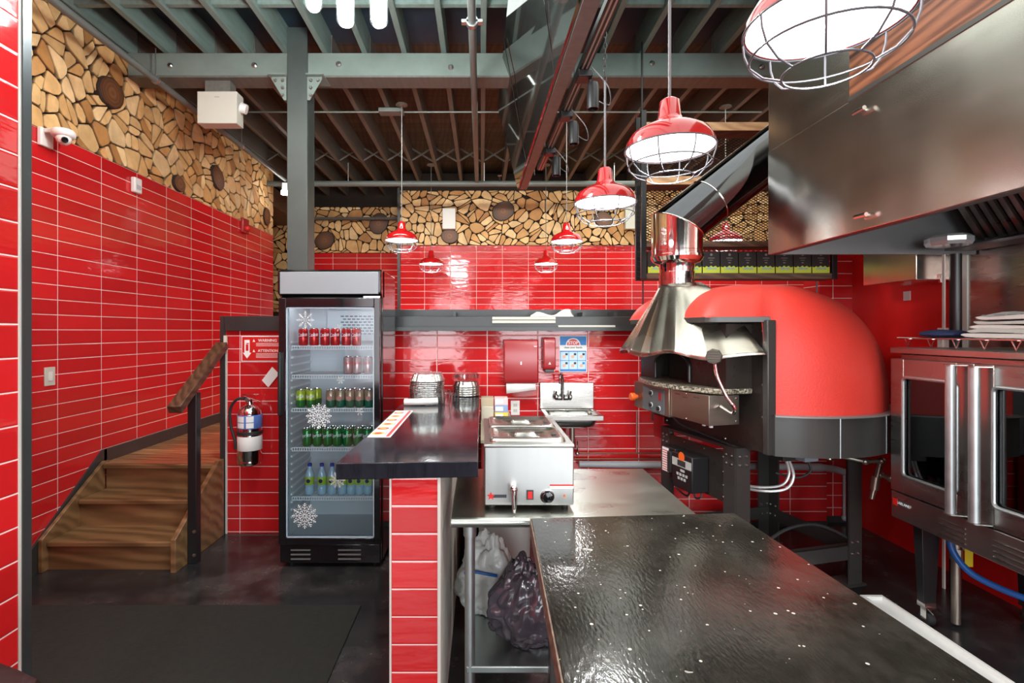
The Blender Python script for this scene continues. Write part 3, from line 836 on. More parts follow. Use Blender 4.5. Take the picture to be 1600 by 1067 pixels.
gf.box(gx0, gx0+w_, FY0+.004, FY0+.03, gz0, gz1).box(gx1-w_, gx1, FY0+.004, FY0+.03, gz0, gz1).box(gx0, gx1, FY0+.004, FY0+.03, gz0, gz0+w_).box(gx0, gx1, FY0+.004, FY0+.03, gz1-w_, gz1)
obj('glass_frame', gf, mat('pale blue grey gasket', (.45, .55, .62), .4), door)
obj('pane', MB().box(gx0+w_, gx1-w_, FY0+.012, FY0+.016, gz0+w_, gz1-w_), M['glass'], door)
obj('handle', MB().box(dx0+.004, dx0+.024, FY0-.03, FY0, 1.02, 1.44), M['black'], door, bev=.006)
kick = obj('kick_plate', MB().box(FX0+.01, FX1-.01, FY0+.02, FY0+.06, .03, .155), M['black_gloss'], fr, bev=.004)
lv = MB()
for k in range(3):
    lv.box(FX0+.085, FX0+.215, FY0+.012, FY0+.02, .055+k*.030, .062+k*.030); lv.box(FX0+.40, FX0+.55, FY0+.012, FY0+.02, .055+k*.030, .062+k*.030)
obj('louvre', lv, mat('grey louvre', (.16, .16, .15), .4), kick)
obj('hinge', MB().box(FX1-.12, FX1-.01, FY0+.01, FY0+.05, 1.801, 1.812), M['chrome_small'], fr)
for fx in (FX0+.06, FX1-.06):
    for fy in (FY0+.1, FY1-.08):
        obj('foot', MB().cyl((fx, fy, 0), (fx, fy, .031), .02, n=12), M['black'], fr)
SH = [1.476, 1.278, 1.050, .782, .446]
for z in SH:
    s_ = MB()
    s_.tube([(ix0+.02, FY0+.10, z), (ix1-.02, FY0+.10, z)], .0038, 6).tube([(ix0+.02, FY0+.10, z-.022), (ix1-.02, FY0+.10, z-.022)], .0038, 6)
    s_.tube([(ix0+.02, FY1-.07, z), (ix1-.02, FY1-.07, z)], .003, 6)
    n_ = 34
    for k in range(n_+1):
        x = ix0+.022+(ix1-ix0-.044)*k/n_
        s_.box(x-.0016, x+.0016, FY0+.10, FY1-.07, z-.0025, z+.0005)
        if k % 1 == 0: s_.box(x-.0028, x+.0028, FY0+.096, FY0+.101, z-.022, z)
    obj('wire_shelf', s_, M['shelf_wire'], fr)
# snowflake decals on the glass
def snow(cx, cz, r, arms):
    m = MB(); y = FY0+.0105
    for k in range(arms):
        a = k*2*PI/arms
        d = Vector((math.cos(a), 0, math.sin(a))); p = Vector((-math.sin(a), 0, math.cos(a)))
        c = Vector((cx, y, cz))
        m.tube([c+d*r*.08, c+d*r], r*.022, 4)
        for f, l in ((.38, .17), (.60, .22), (.80, .16)):
            for s in (-1, 1):
                m.tube([c+d*r*f, c+d*r*(f+l*.8)+p*s*r*l], r*.018, 4)
        m.ball(c+d*r, r*.06, 6, (1, .2, 1))
    return m
for (px, py, rp, arms) in ((477, 500, 13, 8), (530, 512, 6, 6), (532, 594, 6, 6), (498, 650, 19, 12), (527, 750, 12, 10), (476, 806, 19, 12), (562, 643, 6, 6), (515, 473, 5, 6)):
    q = P(px, py, FY0+.01)
    obj('snowflake_decal', snow(q.x, q.z, rp*FY0/800, arms), M['sign_white'], door, smooth=False)
# LED strip inside the cabinet
obj('led_strip', MB().box(ix0+.05, ix1-.05, FY0+.075, FY0+.095, 1.765, 1.78), mat('led strip', (.9, .95, 1), .4, emit=(.93, .95, 1.0), estr=14), fr)

# ---- drinks
def wrap_text(mb, s, size, c, r, z, a0=-PI/2, tilt=0.0, ya=1.0):
    vs, fs = text_geo(s, size, .0002, True)
    out = []
    for v in vs:
        a = a0 + v.x/r
        out.append((c[0]+(r+v.z*.5)*math.cos(a), c[1]+(r+v.z*.5)*math.sin(a), z+v.y+v.x*tilt))
    mb.add(out, fs); return mb
def make_can(name, label, loc, body, group, band=None, word=None, wcol='sign_white', spot=None, top=None, r=.0325, h=.122):
    t = thing(name, label, 'drink can', loc, group)
    x, y, z = loc
    m = MB()
    m.lathe([(0, 0), (r*.80, 0), (r*.88, .003), (r, .013), (r, h*.42)], (x, y, z), 22, 0)
    m.lathe([(r, h*.42), (r, h-.014), (r*.83, h-.004)], (x, y, z), 22, 1)
    obj('body', m, [band or body, body], t, angle=60)
    obj('lid', MB().lathe([(r*.83, h-.004), (r*.84, h), (r*.78, h), (r*.76, h-.005), (0, h-.005)], (x, y, z), 22), M['chrome_small'], t)
    if word: obj('lettering', wrap_text(MB(), word, .034, (x, y), r+.0003, z+h*.62, tilt=.12), M[wcol], t)
    if spot:
        sm = MB()
        sm.lathe([(0, 0), (.017, 0), (.017, .001), (0, .001)], (x, y-r-.0005, z+h*.52), 14, axis=(0, -1, 0))
        obj('badge', sm, spot, t)
    return t
ORD = ['leftmost', 'second from left', 'third from left', 'fourth from left', 'fifth from left', 'sixth from left', 'seventh from left', 'rightmost']
def ordn(i, n): return 'rightmost' if i == n-1 else ORD[i]
canred = mat('red can', (.55, .02, .02), .22, metal=.4)
cansil = mat('silver red can', (.62, .40, .38), .25, metal=.5)
cangrn = mat('green can', (.01, .22, .05), .22, metal=.35)
candgn = mat('dark green can', (.02, .17, .09), .25, metal=.3)
canlim = mat('yellow green can', (.45, .55, .04), .25, metal=.2)
canola = mat('pale ginger can', (.42, .30, .20), .28, metal=.4)
swirl = mat('white swirl', (.8, .75, .72), .4)
def can_row(n, xs, y, z, **kw):
    proto = None
    for i in range(n):
        lab = kw['lab'].format(ordn(i, n))
        if proto is None:
            k2 = {k: v for k, v in kw.items() if k != 'lab'}
            proto = make_can('drink_can', lab, (xs[i], y, z), **k2)
        else:
            copy_tree(proto, (xs[i], y, z), lab)
yy = 3.56
def pxx(p, d): return (p-752)*d/800
xs = [pxx(p, yy) for p in (474, 491, 508, 524, 541, 557)]
can_row(6, xs, yy, SH[0]+.001, lab='glossy red drink can, {} in the top fridge row', body=canred, group='red cans on the top fridge shelf', word='Coke')
xs = [pxx(p, yy+.05) for p in (544, 558, 575)]
can_row(3, xs, yy+.05, SH[1]+.001, lab='silver and red drink can, {} of three on the second fridge shelf', body=cansil, group='silver cans on the second fridge shelf', band=cansil, word='Coke', wcol='sign_red')
xs = [pxx(p, yy) for p in (470, 486)]
can_row(2, xs, yy, SH[2]+.001, lab='yellow and green lime drink can, {} of two on the third fridge shelf', body=canlim, group='lime drink cans', band=cangrn, word='Brisk')
can_row(2, [x+.012 for x in xs], yy+.09, SH[2]+.001, lab='yellow and green lime drink can standing behind the {} front one', body=canlim, group='lime drink cans at the back', band=cangrn)
xs = [pxx(p, yy) for p in (517, 532, 547, 562, 577)]
can_row(5, xs, yy, SH[2]+.001, lab='ginger coloured can with green foot, {} on the third fridge shelf', body=canola, group='ginger ale cans', band=candgn, spot=mat('pink badge', (.62, .25, .20), .5))
can_row(5, [x+.012 for x in xs], yy+.075, SH[2]+.001, lab='ginger coloured can in the row behind, {} on the third fridge shelf', body=canola, group='ginger ale cans at the back', band=candgn)
xs = [pxx(p, yy) for p in (480, 496, 512, 527, 543, 559, 574)]
can_row(7, xs, yy, SH[3]+.001, lab='green lemon lime can in the front row, {} on the fourth fridge shelf', body=cangrn, group='green cans on the fourth fridge shelf', word='Sprite')
can_row(7, [x+.014 for x in xs], yy+.072, SH[3]+.001, lab='green lemon lime can in the back row, {} on the fourth fridge shelf', body=cangrn, group='green cans in the back row')
def make_bottle(label, loc):
    t = thing('water_bottle', label, 'bottle', loc, 'water bottles on the lowest fridge shelf')
    x, y, z = loc
    obj('body', MB().lathe([(0, 0), (.026, 0), (.031, .008), (.031, .05), (.029, .055), (.031, .060), (.031, .125), (.028, .145), (.015, .178), (.0125, .186), (.0125, .196)], (x, y, z), 22), mat('pale blue bottle water', (.40, .60, .72), .12, spec=.8), t, angle=60)
    obj('label_band', MB().lathe([(.0312, .070), (.0318, .071), (.0318, .124), (.0312, .125)], (x, y, z), 22), mat('lime green label', (.38, .60, .05), .4), t, angle=60)
    bd = MB().lathe([(0, 0), (.014, 0), (.014, .0015), (0, .0015)], (x, y-.0318, z+.098), 14, axis=(0, -1, 0))
    obj('badge', bd, M['navy'], t)
    obj('cap', MB().lathe([(0, 0), (.0145, 0), (.0145, .018), (.012, .020), (0, .020)], (x, y, z+.194), 16), mat('blue cap', (.01, .05, .35), .4), t)
    return t
xs = [pxx(p, yy) for p in (484, 503, 519, 535, 549, 562, 575)]
bt = None
for i, x in enumerate(xs):
    lab = 'water bottle with green label and blue cap, %s on the lowest fridge shelf' % ordn(i, 7)
    if bt is None: bt = make_bottle(lab, (x, yy, SH[4]+.001))
    else: copy_tree(bt, (x, yy, SH[4]+.001), lab)

# ================================================================ SIGN AND EXTINGUISHER
y0 = 4.0
sg = thing('extinguisher_sign', 'red and white warning sign with an arrow above the fire extinguisher', 'sign', (-1.72, y0, 1.33))
sx0, sx1, sz0, sz1 = -1.872, -1.555, 1.342, 1.540
obj('plate', MB().box(sx0, sx1, y0-.004, y0-.0005, sz0, sz1), M['sign_white'], sg)
obj('red_field', MB().box(sx0+.006, sx1-.006, y0-.0055, y0-.004, sz0+.006, sz1-.006), M['sign_red'], sg)
ar = MB().box(sx0+.025, sx0+.065, y0-.0068, y0-.0055, 1.41, 1.51).prism([(sx0+.012, 1.41), (sx0+.045, 1.365), (sx0+.078, 1.41)], 'y', y0-.0068, y0-.0055)
obj('arrow', ar, M['sign_white'], sg)
obj('extinguisher_symbol', MB().box(sx0+.036, sx0+.056, y0-.008, y0-.0068, 1.425, 1.475).box(sx0+.040, sx0+.060, y0-.008, y0-.0068, 1.478, 1.486), M['sign_red'], sg)
tm = MB()
text_mb(tm, 'WARNING', .030, (sx0+.205, y0-.0062, 1.505), bold=True)
text_mb(tm, 'ATTENTION', .028, (sx0+.208, y0-.0062, 1.425), bold=True)
for zc in (1.505, 1.425):
    tm.prism([(sx0+.088, zc-.010), (sx0+.108, zc-.010), (sx0+.098, zc+.012)], 'y', y0-.0066, y0-.0058)
for z in (1.483, 1.473, 1.463, 1.403, 1.393, 1.383, 1.373):
    tm.box(sx0+.115, sx0+.295, y0-.0062, y0-.0058, z-.0016, z+.0016)
obj('lettering', tm, M['sign_white'], sg, smooth=False)

ex = thing('fire_extinguisher', 'polished steel fire extinguisher hanging on the red tiled half wall', 'fire extinguisher', (-1.765, 3.90, .56))
ec = (-1.765, 3.905, .56)
obj('cylinder', MB().lathe([(0, 0), (.070, 0), (.084, .012), (.088, .03), (.088, .035), (.086, .04), (.088, .045), (.088, .375), (.080, .415), (.055, .445), (.026, .460), (.024, .48), (0, .48)], ec, 32), M['chrome_small'], ex, angle=50)
obj('instruction_label', MB().lathe([(.0885, .285), (.0892, .286), (.0892, .385), (.0885, .386)], ec, 32), mat('blue and white label', (.10, .20, .55), .4), ex, angle=50)
lb = MB()
for a0, a1 in ((-2.35, -1.62), (-1.45, -.85)):
    for z0, z1 in ((.292, .330), (.336, .380)):
        n = 6
        vs = [(ec[0]+.0896*math.cos(a0+(a1-a0)*k/n), ec[1]+.0896*math.sin(a0+(a1-a0)*k/n), ec[2]+z) for z in (z0, z1) for k in range(n+1)]
        lb.add(vs, [(k, k+1, n+2+k, n+1+k) for k in range(n)])
obj('label_panel', lb, M['sign_white'], ex)
obj('strap', MB().lathe([(.089, .235), (.093, .236), (.093, .262), (.089, .263)], ec, 32), M['rubber'], ex)
obj('lower_label', MB().lathe([(.0885, .120), (.0892, .121), (.0892, .225), (.0885, .226)], ec, 32), M['paper'], ex, angle=50)
vm = MB().cyl((ec[0], ec[1], 1.03), (ec[0], ec[1], 1.075), .020, n=14)
barbox(vm, (ec[0]-.03, ec[1]-.03, 1.085), (ec[0]+.10, ec[1]-.03, 1.045), .022, .006)
barbox(vm, (ec[0]-.04, ec[1]-.03, 1.10), (ec[0]+.085, ec[1]-.03, 1.10), .022, .006)
vm.cyl((ec[0], ec[1]-.02, 1.06), (ec[0], ec[1]-.045, 1.06), .017, n=14)
obj('valve', vm, M['chrome_small'], ex, bev=.001)
hp = smooth_path([(ec[0]-.015, ec[1]-.01, 1.065), (ec[0]-.09, ec[1]-.02, 1.06), (ec[0]-.145, ec[1]-.01, .98), (ec[0]-.14, ec[1]-.01, .86), (ec[0]-.105, ec[1]-.02, .75), (ec[0]-.100, ec[1]-.02, .68)])
obj('hose', MB().tube(hp, .0105, 10), M['rubber'], ex)
tg = MB(); c0 = Vector((-1.66, 3.99, 1.215))
tg.add([c0+Vector((-.05, 0, -.02)), c0+Vector((.0, 0, -.075)), c0+Vector((.085, 0, .03)), c0+Vector((.03, 0, .085)),
        c0+Vector((-.05, .002, -.02)), c0+Vector((.0, .002, -.075)), c0+Vector((.085, .002, .03)), c0+Vector((.03, .002, .085))], [(0, 1, 2, 3), (7, 6, 5, 4), (0, 4, 5, 1), (1, 5, 6, 2), (2, 6, 7, 3), (3, 7, 4, 0)])
single('inspection_tag', tg, M['paper'], 'tilted white paper tag on the tiles above the fire extinguisher', 'tag', smooth=False)

# ================================================================ BAR COUNTER
pony = struct('wall_bar', MB().box(-.330, -.157, 1.88, HW-.04, 0, 1.045), M['tile_pony'])
obj('plaster_side', MB().box(-.156, -.150, 1.882, HW-.04, 0, 1.045), M['grout'], pony)
obj('corner_trim', MB().box(-.336, -.329, 1.872, 1.888, 0, 1.045).box(-.160, -.149, 1.872, 1.888, 0, 1.045), M['grout'], pony)
bt_ = MB().hexa([(-.520, 1.830, 1.047), (-.012, 1.865, 1.047), (-.012, HW-.045, 1.047), (-.520, HW-.045, 1.047)], [(-.520, 1.830, 1.106), (-.012, 1.865, 1.106), (-.012, HW-.045, 1.106), (-.520, HW-.045, 1.106)])
single('bar_counter', bt_, M['bar_top'], 'long lacquered black wooden bar top on the narrow red tiled wall', 'counter', bev=.003)
ZB = 1.1062
# menu strip
ms = thing('menu_strip', 'long laminated menu strip with pizza pictures near the bar edge', 'menu', (-.455, 2.66, ZB))
obj('strip', MB().box(-.508, -.405, 2.28, 3.03, ZB, ZB+.002), M['sign_white'], ms)
obj('red_border', MB().box(-.428, -.412, 2.29, 3.02, ZB+.002, ZB+.0025), M['sign_red'], ms)
pz = [mat('menu yellow', (.75, .45, .06), .5), mat('menu tomato', (.55, .05, .02), .5)]
for k in range(6):
    y = 2.36+k*.118
    c = MB().lathe([(0, 0), (.030, 0), (.030, .0006), (0, .0006)], (-.475, y, ZB+.002), 20)
    d_ = obj('pizza_picture', c, pz[k % 2], ms)
    obj('topping', MB().lathe([(0, 0), (.017, 0), (.017, .0004), (0, .0004)], (-.475, y, ZB+.0026), 14), pz[(k+1) % 2], d_)
obj('text_lines', (lambda m: [m.box(-.44, -.437, 2.32+k*.118, 2.40+k*.118, ZB+.002, ZB+.0024) for k in range(6)] and m)(MB()), M['ink'], ms)
# foil trays
def foil_stack(cx, cy, w, dpt, n, label, clear=False):
    t = thing('foil_tray_stack', label, 'foil trays', (cx, cy, ZB), None)
    for k in range(n):
        z = ZB+.001+k*.013
        m = MB(); nn = 44; rings = []
        for (s, h) in ((1.0, 0), (1.0, .004), (.93, .006), (.80, .045), (.78, .048)):
            ring = []
            for q in range(nn):
                a = 2*PI*q/nn
                ex_ = 4.0
                rx = abs(math.cos(a))**(2/ex_)*(1 if math.cos(a) > 0 else -1); ry = abs(math.sin(a))**(2/ex_)*(1 if math.sin(a) > 0 else -1)
                fl = 1+.02*(1 if q % 2 else -1)*(1 if .005 < h < .047 else 0)
                ring.append((cx+w/2*s*rx*fl+.003*math.sin(k*7), cy+dpt/2*s*ry*fl+.003*math.cos(k*5), z+h))
            rings.append(ring)
        m.sweep(rings)
        obj('foil_tray', m, M['foil'], t, smooth=False)
    return t
foil_stack(pxx(668, 3.45), 3.45, .225, .30, 12, 'tall stack of upturned rectangular foil trays on the far bar end')
fs2 = thing('foil_bowl_stack', 'stack of round foil bowls under clear lids beside the tall foil stack', 'foil bowls', (pxx(728, 3.72), 3.72, ZB))
cx, cy = pxx(728, 3.72), 3.76
for k in range(5):
    m = MB(); n = 40; rings = []
    for (r_, h) in ((.100, 0), (.104, .004), (.098, .006), (.082, .040), (.078, .043)):
        rings.append([(cx+(r_+(.0015 if q % 2 else -.0015)*(1 if r_ < .1 else 0))*math.cos(2*PI*q/n), cy+(r_+(.0015 if q % 2 else -.0015)*(1 if r_ < .1 else 0))*math.sin(2*PI*q/n), ZB+.002+k*.016+h) for q in range(n)])
    m.sweep(rings); obj('foil_bowl', m, M['foil'], fs2, smooth=False)
for k in range(2):
    obj('clear_lid', MB().lathe([(.106, 0), (.108, .003), (.100, .006), (.090, .024), (0, .026), (0, .0255), (.089, .0235), (.099, .0055)], (cx, cy, ZB+.125+k*.014), 32), M['plastic_clear'], fs2)
# rolled cloth and clear cups
rc = MB(); pts = smooth_path([(pxx(634, 3.30), 3.26, ZB+.022), (pxx(655, 3.3), 3.25, ZB+.024), (pxx(684, 3.3), 3.28, ZB+.026)])
rc.tube(pts, .021, 14)
single('rolled_cloth', rc, M['cloth_white'], 'white cloth rolled up in front of the foil tray stack', 'cloth')
def cup(cx, cy, label, r=.035, h=.09):
    m = MB().lathe([(r*.72, 0), (r, h), (r*1.05, h+.002), (r*.95, h), (r*.68, .004), (0, .004)], (cx, cy, ZB+.001), 22)
    return single('plastic_cup', m, M['plastic_clear'], label, 'cup', None)
cup(pxx(697, 3.30), 3.30, 'clear plastic cup beside the rolled white cloth')
cup(pxx(711, 3.42), 3.42, 'small clear plastic cup in front of the foil bowls', .03, .055)
# shelf cabinet between bar and food warmer with cartons on it
cab2 = thing('side_cabinet', 'narrow kraft coloured cabinet tucked between bar wall and kitchen wall', 'cabinet', (.10, 3.4, 0))
obj('carcass', MB().box(.0, .22, 3.06, 4.10, 0, .912), M['red_plastic'], cab2, bev=.004)
obj('top', MB().box(-.004, .225, 3.04, 4.11, .912, .932), M['card'], cab2, bev=.002)
hd = thing('paper_sleeve_holder', 'open beige cardboard holder standing left of the three small boxes', 'holder', (.04, 3.80, .932))
obj('box', MB().box(-.002, .09, 3.74, 3.86, .933, 1.09), M['card'], hd, bev=.002)
obj('front_flap', MB().box(.0, .088, 3.715, 3.735, .933, 1.03), mat('pale card', (.56, .52, .42), .8), hd, bev=.002)
for k, (c, lab) in enumerate((((.75, .55, .08), 'small yellow carton, bottom of the stack of three'), ((.25, .36, .60), 'small blue carton in the middle of the stack of three'), ((.70, .55, .56), 'small pink and white carton on top of the stack'))):
    z = .9325+k*.052
    t = thing('small_carton', lab, 'carton', (.145, 3.80, z), 'small cartons stacked beside the paper holder')
    obj('carton', MB().box(.098, .195, 3.75, 3.86, z, z+.051), mat('carton %d' % k, c, .6), t, bev=.0015)
    obj('label_patch', MB().box(.104, .160, 3.7485, 3.7502, z+.010, z+.040), M['sign_white'], t)

# ================================================================ STEEL PREP TABLE
tb = thing('prep_table', 'galvanised leg steel prep table carrying the food warmer', 'table', (.36, 2.28, 0))
TZ = .870
tt = MB().box(-.118, .835, 1.955, 2.64, TZ-.022, TZ)
tt.tube([(-.118, 1.958, TZ-.020), (.835, 1.958, TZ-.020)], .020, 14)
obj('table_top', tt, M['table_steel'], tb, bev=.004)
for lx in (-.045, .77):
    for ly in (2.03, 2.56):
        lg = obj('leg', MB().cyl((lx, ly, .03), (lx, ly, TZ-.022), .0205, n=16), M['galv'], tb)
        obj('foot', MB().cyl((lx, ly, 0), (lx, ly, .03), .026, .022, 14), M['rubber'], lg)
obj('leg_socket', MB().cyl((-.045, 2.03, TZ-.10), (-.045, 2.03, TZ-.022), .026, n=16), M['galv'], tb)
obj('lower_shelf', MB().box(-.06, .79, 2.01, 2.58, .235, .262), M['galv_sheet'], tb, bev=.004)
# food warmer
fwm = thing('food_warmer', 'boxy stainless countertop food warmer with two lidded pans', 'food warmer', (.19, 2.33, TZ))
wx0, wx1, wy0, wy1, wz0, wz1 = .013, .367, 2.030, 2.640, .888, 1.120
obj('body', MB().box(wx0, wx1, wy0, wy1, wz0, wz1), M['steel_light'], fwm, bev=.004)
obj('top_rim', MB().box(wx0-.003, wx1+.003, wy0-.004, wy1, wz1, wz1+.010), M['steel_light'], fwm, bev=.003)
for fx in (wx0+.03, wx1-.03):
    for fy in (wy0+.04, wy1-.04):
        obj('foot', MB().cyl((fx, fy, TZ+.001), (fx, fy, wz0), .014, n=12), M['rubber'], fwm)
def rr(x0, x1, y0, y1, r, z, n=6):
    out = []
    for (cx, cy, a) in ((x1-r, y1-r, 0), (x0+r, y1-r, 90), (x0+r, y0+r, 180), (x1-r, y0+r, 270)):
        for k in range(n+1):
            t = R(a+90*k/n); out.append((cx+r*math.cos(t), cy+r*math.sin(t), z))
    return out
for k, (y0_, y1_) in enumerate(((2.062, 2.335), (2.350, 2.622))):
    zt = wz1+.010
    lid = MB()
    x0_, x1_ = wx0+.020, wx1-.022
    prof = [(0, .0), (.004, .012), (.012, .016), (.022, .016), (.030, .009), (.050, .006)]
    rings = []
    for ins, h in prof: rings.append(rr(x0_+ins, x1_-ins, y0_+ins, y1_-ins, .032, zt+h))
    cx, cy = (x0_+x1_)/2, (y0_+y1_)/2
    # centre: oval dish with raised handle bump
    def oval(a, b, z):
        base = rr(x0_, x1_, y0_, y1_, .03, z)
        return [(cx+a*math.cos(t), cy+b*math.sin(t), z) for t in [math.atan2((p[1]-cy)/(y1_-y0_), (p[0]-cx)/(x1_-x0_)) for p in base]]
    for (a, b, h) in ((.100, .066, .006), (.090, .058, .002), (.060, .040, .002), (.050, .030, .016), (.030, .015, .020)):
        rings.append(oval(a, b, zt+h))
    lid.sweep(rings)
    lo = obj('pan_lid', lid, M['steel'], fwm, angle=60)
    obj('ladle_slot', MB().box(x1_-.045, x1_-.008, y0_+.11, y0_+.135, zt+.008, zt+.0125), M['ink'], lo)
yf = wy0-.0005
st_ = MB(); cxs, czs = pxx(767, 2.03), 1.58-(775-517)*2.03/800
star = []
for k in range(10):
    r_ = .017 if k % 2 == 0 else .0075; a = PI/2+k*PI/5
    star.append((cxs+r_*math.cos(a), czs+r_*math.sin(a)))
st_.prism(star, 'y', yf-.0022, yf)
obj('star_logo', st_, M['sign_red'], fwm, smooth=False)
obj('name_plate', MB().box(cxs+.008, cxs+.062, yf-.0015, yf, czs-.006, czs+.006), M['ink'], fwm)
sp_ = MB(); spx = pxx(802, 2.03)
sp_.cyl((spx, yf, .965), (spx, yf-.035, .965), .012, n=14).ball((spx, yf-.04, .965), .016, 12)
sp_.tube([(spx, yf-.042, .965), (spx+.001, yf-.048, .90), (spx, yf-.045, .878)], [.013, .010, .007], 14)
obj('drain_spigot', sp_, M['chrome_small'], fwm)
swx = pxx(828, 2.03)
sw = obj('switch_frame', MB().box(swx-.014, swx+.014, yf-.004, yf, .912, .950), M['ink'], fwm, bev=.001)
obj('rocker', MB().box(swx-.009, swx+.009, yf-.008, yf-.004, .917, .945), M['sign_red'], sw, bev=.001)
dlx = pxx(855, 2.03)
dl = obj('dial', MB().lathe([(0, 0), (.026, 0), (.026, .004), (.021, .006), (.019, .022), (0, .024)], (dlx, yf, .925), 26, axis=(0, -1, 0)), M['black_gloss'], fwm)
obj('dial_ring', MB().lathe([(.024, 0), (.028, 0), (.028, .005), (.024, .005)], (dlx, yf, .925), 26, axis=(0, -1, 0)), M['chrome_small'], fwm)
obj('pilot_light', MB().lathe([(0, 0), (.005, 0), (.004, .004), (0, .004)], (pxx(882, 2.03), yf, .927), 12, axis=(0, -1, 0)), M['orange'], fwm)
wl2 = obj('warning_label', MB().box(pxx(859, 2.03), pxx(896, 2.03), yf-.001, yf, .955, .972), M['sign_white'], fwm)
obj('red_strip', MB().box(pxx(859, 2.03), pxx(896, 2.03), yf-.0014, yf-.001, .966, .972), M['sign_red'], wl2)

# things on the lower shelf
def blob(c, sc, seed, rough=.25, ns=2.2, n=40, neck=None, crease=.035, flat=True):
    m = MB(); rings = []
    for i in range(n+1):
        th = PI*i/n; ring = []
        for k in range(n):
            a = 2*PI*k/n
            d = Vector((math.sin(th)*math.cos(a), math.sin(th)*math.sin(a), -math.cos(th)))
            f = 1+rough*noise.noise(d*ns+Vector((seed, 0, 0)))
            rg = abs(noise.noise(d*ns*1.6+Vector((0, seed, 0))))
            rg2 = abs(noise.noise(Vector((d.x*4, d.y*4, d.z*1.2+seed))))
            f += -crease*(1-min(1, rg*4)) - crease*.6*(1-min(1, rg2*4))
            p = Vector((d.x*sc[0], d.y*sc[1], d.z*sc[2]))*f
            if neck and d.z > neck[0]:
                t = (d.z-neck[0])/(1-neck[0]); p.x *= 1-neck[1]*t; p.y *= 1-neck[1]*t; p.z += neck[2]*t
            if flat and p.z < -sc[2]*.78: p.z = -sc[2]*.78+(p.z+sc[2]*.78)*.05
            ring.append((c[0]+p.x, c[1]+p.y, c[2]+p.z))
        rings.append(ring)
    m.sweep(rings); return m
bagm = mat('thin grey black plastic', (.060, .052, .066), .20, bmp=.5, bscale=7, bdist=.012, coat=.4, scale=(2.6, 2.6, .7))
gb = blob((.185, 2.17, .262+.130), (.170, .115, .185), 4.2, .20, 1.6, 72, (.35, .55, .04), .12)
gz = min(v.z for v in gb.v)
for v in gb.v: v.z += .2625-gz; v.x += max(0, .45-v.z)*.12
single('garbage_bag', gb, bagm, 'crumpled grey black garbage bag on the lower shelf of the steel table', 'bag', angle=180)
whm = mat('thin white plastic', (.66, .66, .63), .35, bmp=.9, bscale=20, bdist=.010, coat=.2)
wb_ = blob((.035, 2.40, .262+.17), (.150, .085, .20), 9.1, .25, 2.0, 48, (.2, .35, .03), .12)
gz = min(v.z for v in wb_.v)
for v in wb_.v: v.z += .2625-gz
wbt = thing('white_plastic_bag', 'bulging white plastic bag with a blue stripe behind the garbage bag', 'bag', (.05, 2.45, .2625))
obj('bag', wb_, whm, wbt, angle=180)
obj('blue_stripe', MB().tube(smooth_path([(-.075, 2.335, .475), (-.03, 2.315, .490), (.02, 2.308, .485), (.07, 2.315, .472)]), .007, 8), M['hose_blue'], wbt)
bk_ = thing('white_bucket', 'white plastic tub standing on the floor behind the steel table', 'bucket', (.10, 2.90, 0))
obj('tub', MB().lathe([(0, 0), (.13, 0), (.150, .66), (.155, .665), (.155, .70), (.148, .70), (.14, .66), (.12, .02), (0, .02)], (.13, 2.66+.20, .0), 32), M['white'], bk_, angle=50)

# ================================================================ BLACK WORKTOP (foreground)
wt = thing('black_worktop', 'big glossy black worktop with pale scuffs filling the foreground', 'table', (.56, 1.2, 0))
tp = MB().hexa([(.150, .62, .845), (1.01, .62, .845), (.945, 1.915, .845), (.181, 1.862, .845)], [(.150, .62, .900), (1.01, .62, .900), (.945, 1.915, .900), (.181, 1.862, .900)])
obj('top', tp, M['counter'], wt, bev=.003)
obj('edge_band', MB().hexa([(.146, .62, .845), (.150, .62, .845), (.181, 1.862, .845), (.177, 1.862, .845)], [(.146, .62, .899), (.150, .62, .899), (.181, 1.862, .899), (.177, 1.862, .899)]), M['dark_wood'], wt)
for lx, ly in ((.26, .72), (.90, .72), (.26, 1.78), (.87, 1.78)):
    obj('leg', MB().box(lx-.025, lx+.025, ly-.025, ly+.025, 0, .845), M['charcoal_metal'], wt, bev=.003)

# ================================================================ FLOOR CHANNEL
chn = thing('floor_channel', 'long white metal channel lying on the dark floor before the ovens', 'channel', (2.29, 2.3, 0))
obj('tray', MB().box(2.225, 2.355, 1.2, 3.01, 0, .008), M['white'], chn)
obj('lip', MB().box(2.225, 2.245, 1.2, 3.01, .008, .030), M['white'], chn, bev=.002)
obj('lip', MB().box(2.340, 2.355, 1.2, 3.01, .008, .030), M['white'], chn, bev=.002)
obj('end_cap', MB().box(2.245, 2.340, 2.985, 3.01, .008, .030), M['white'], chn, bev=.002)

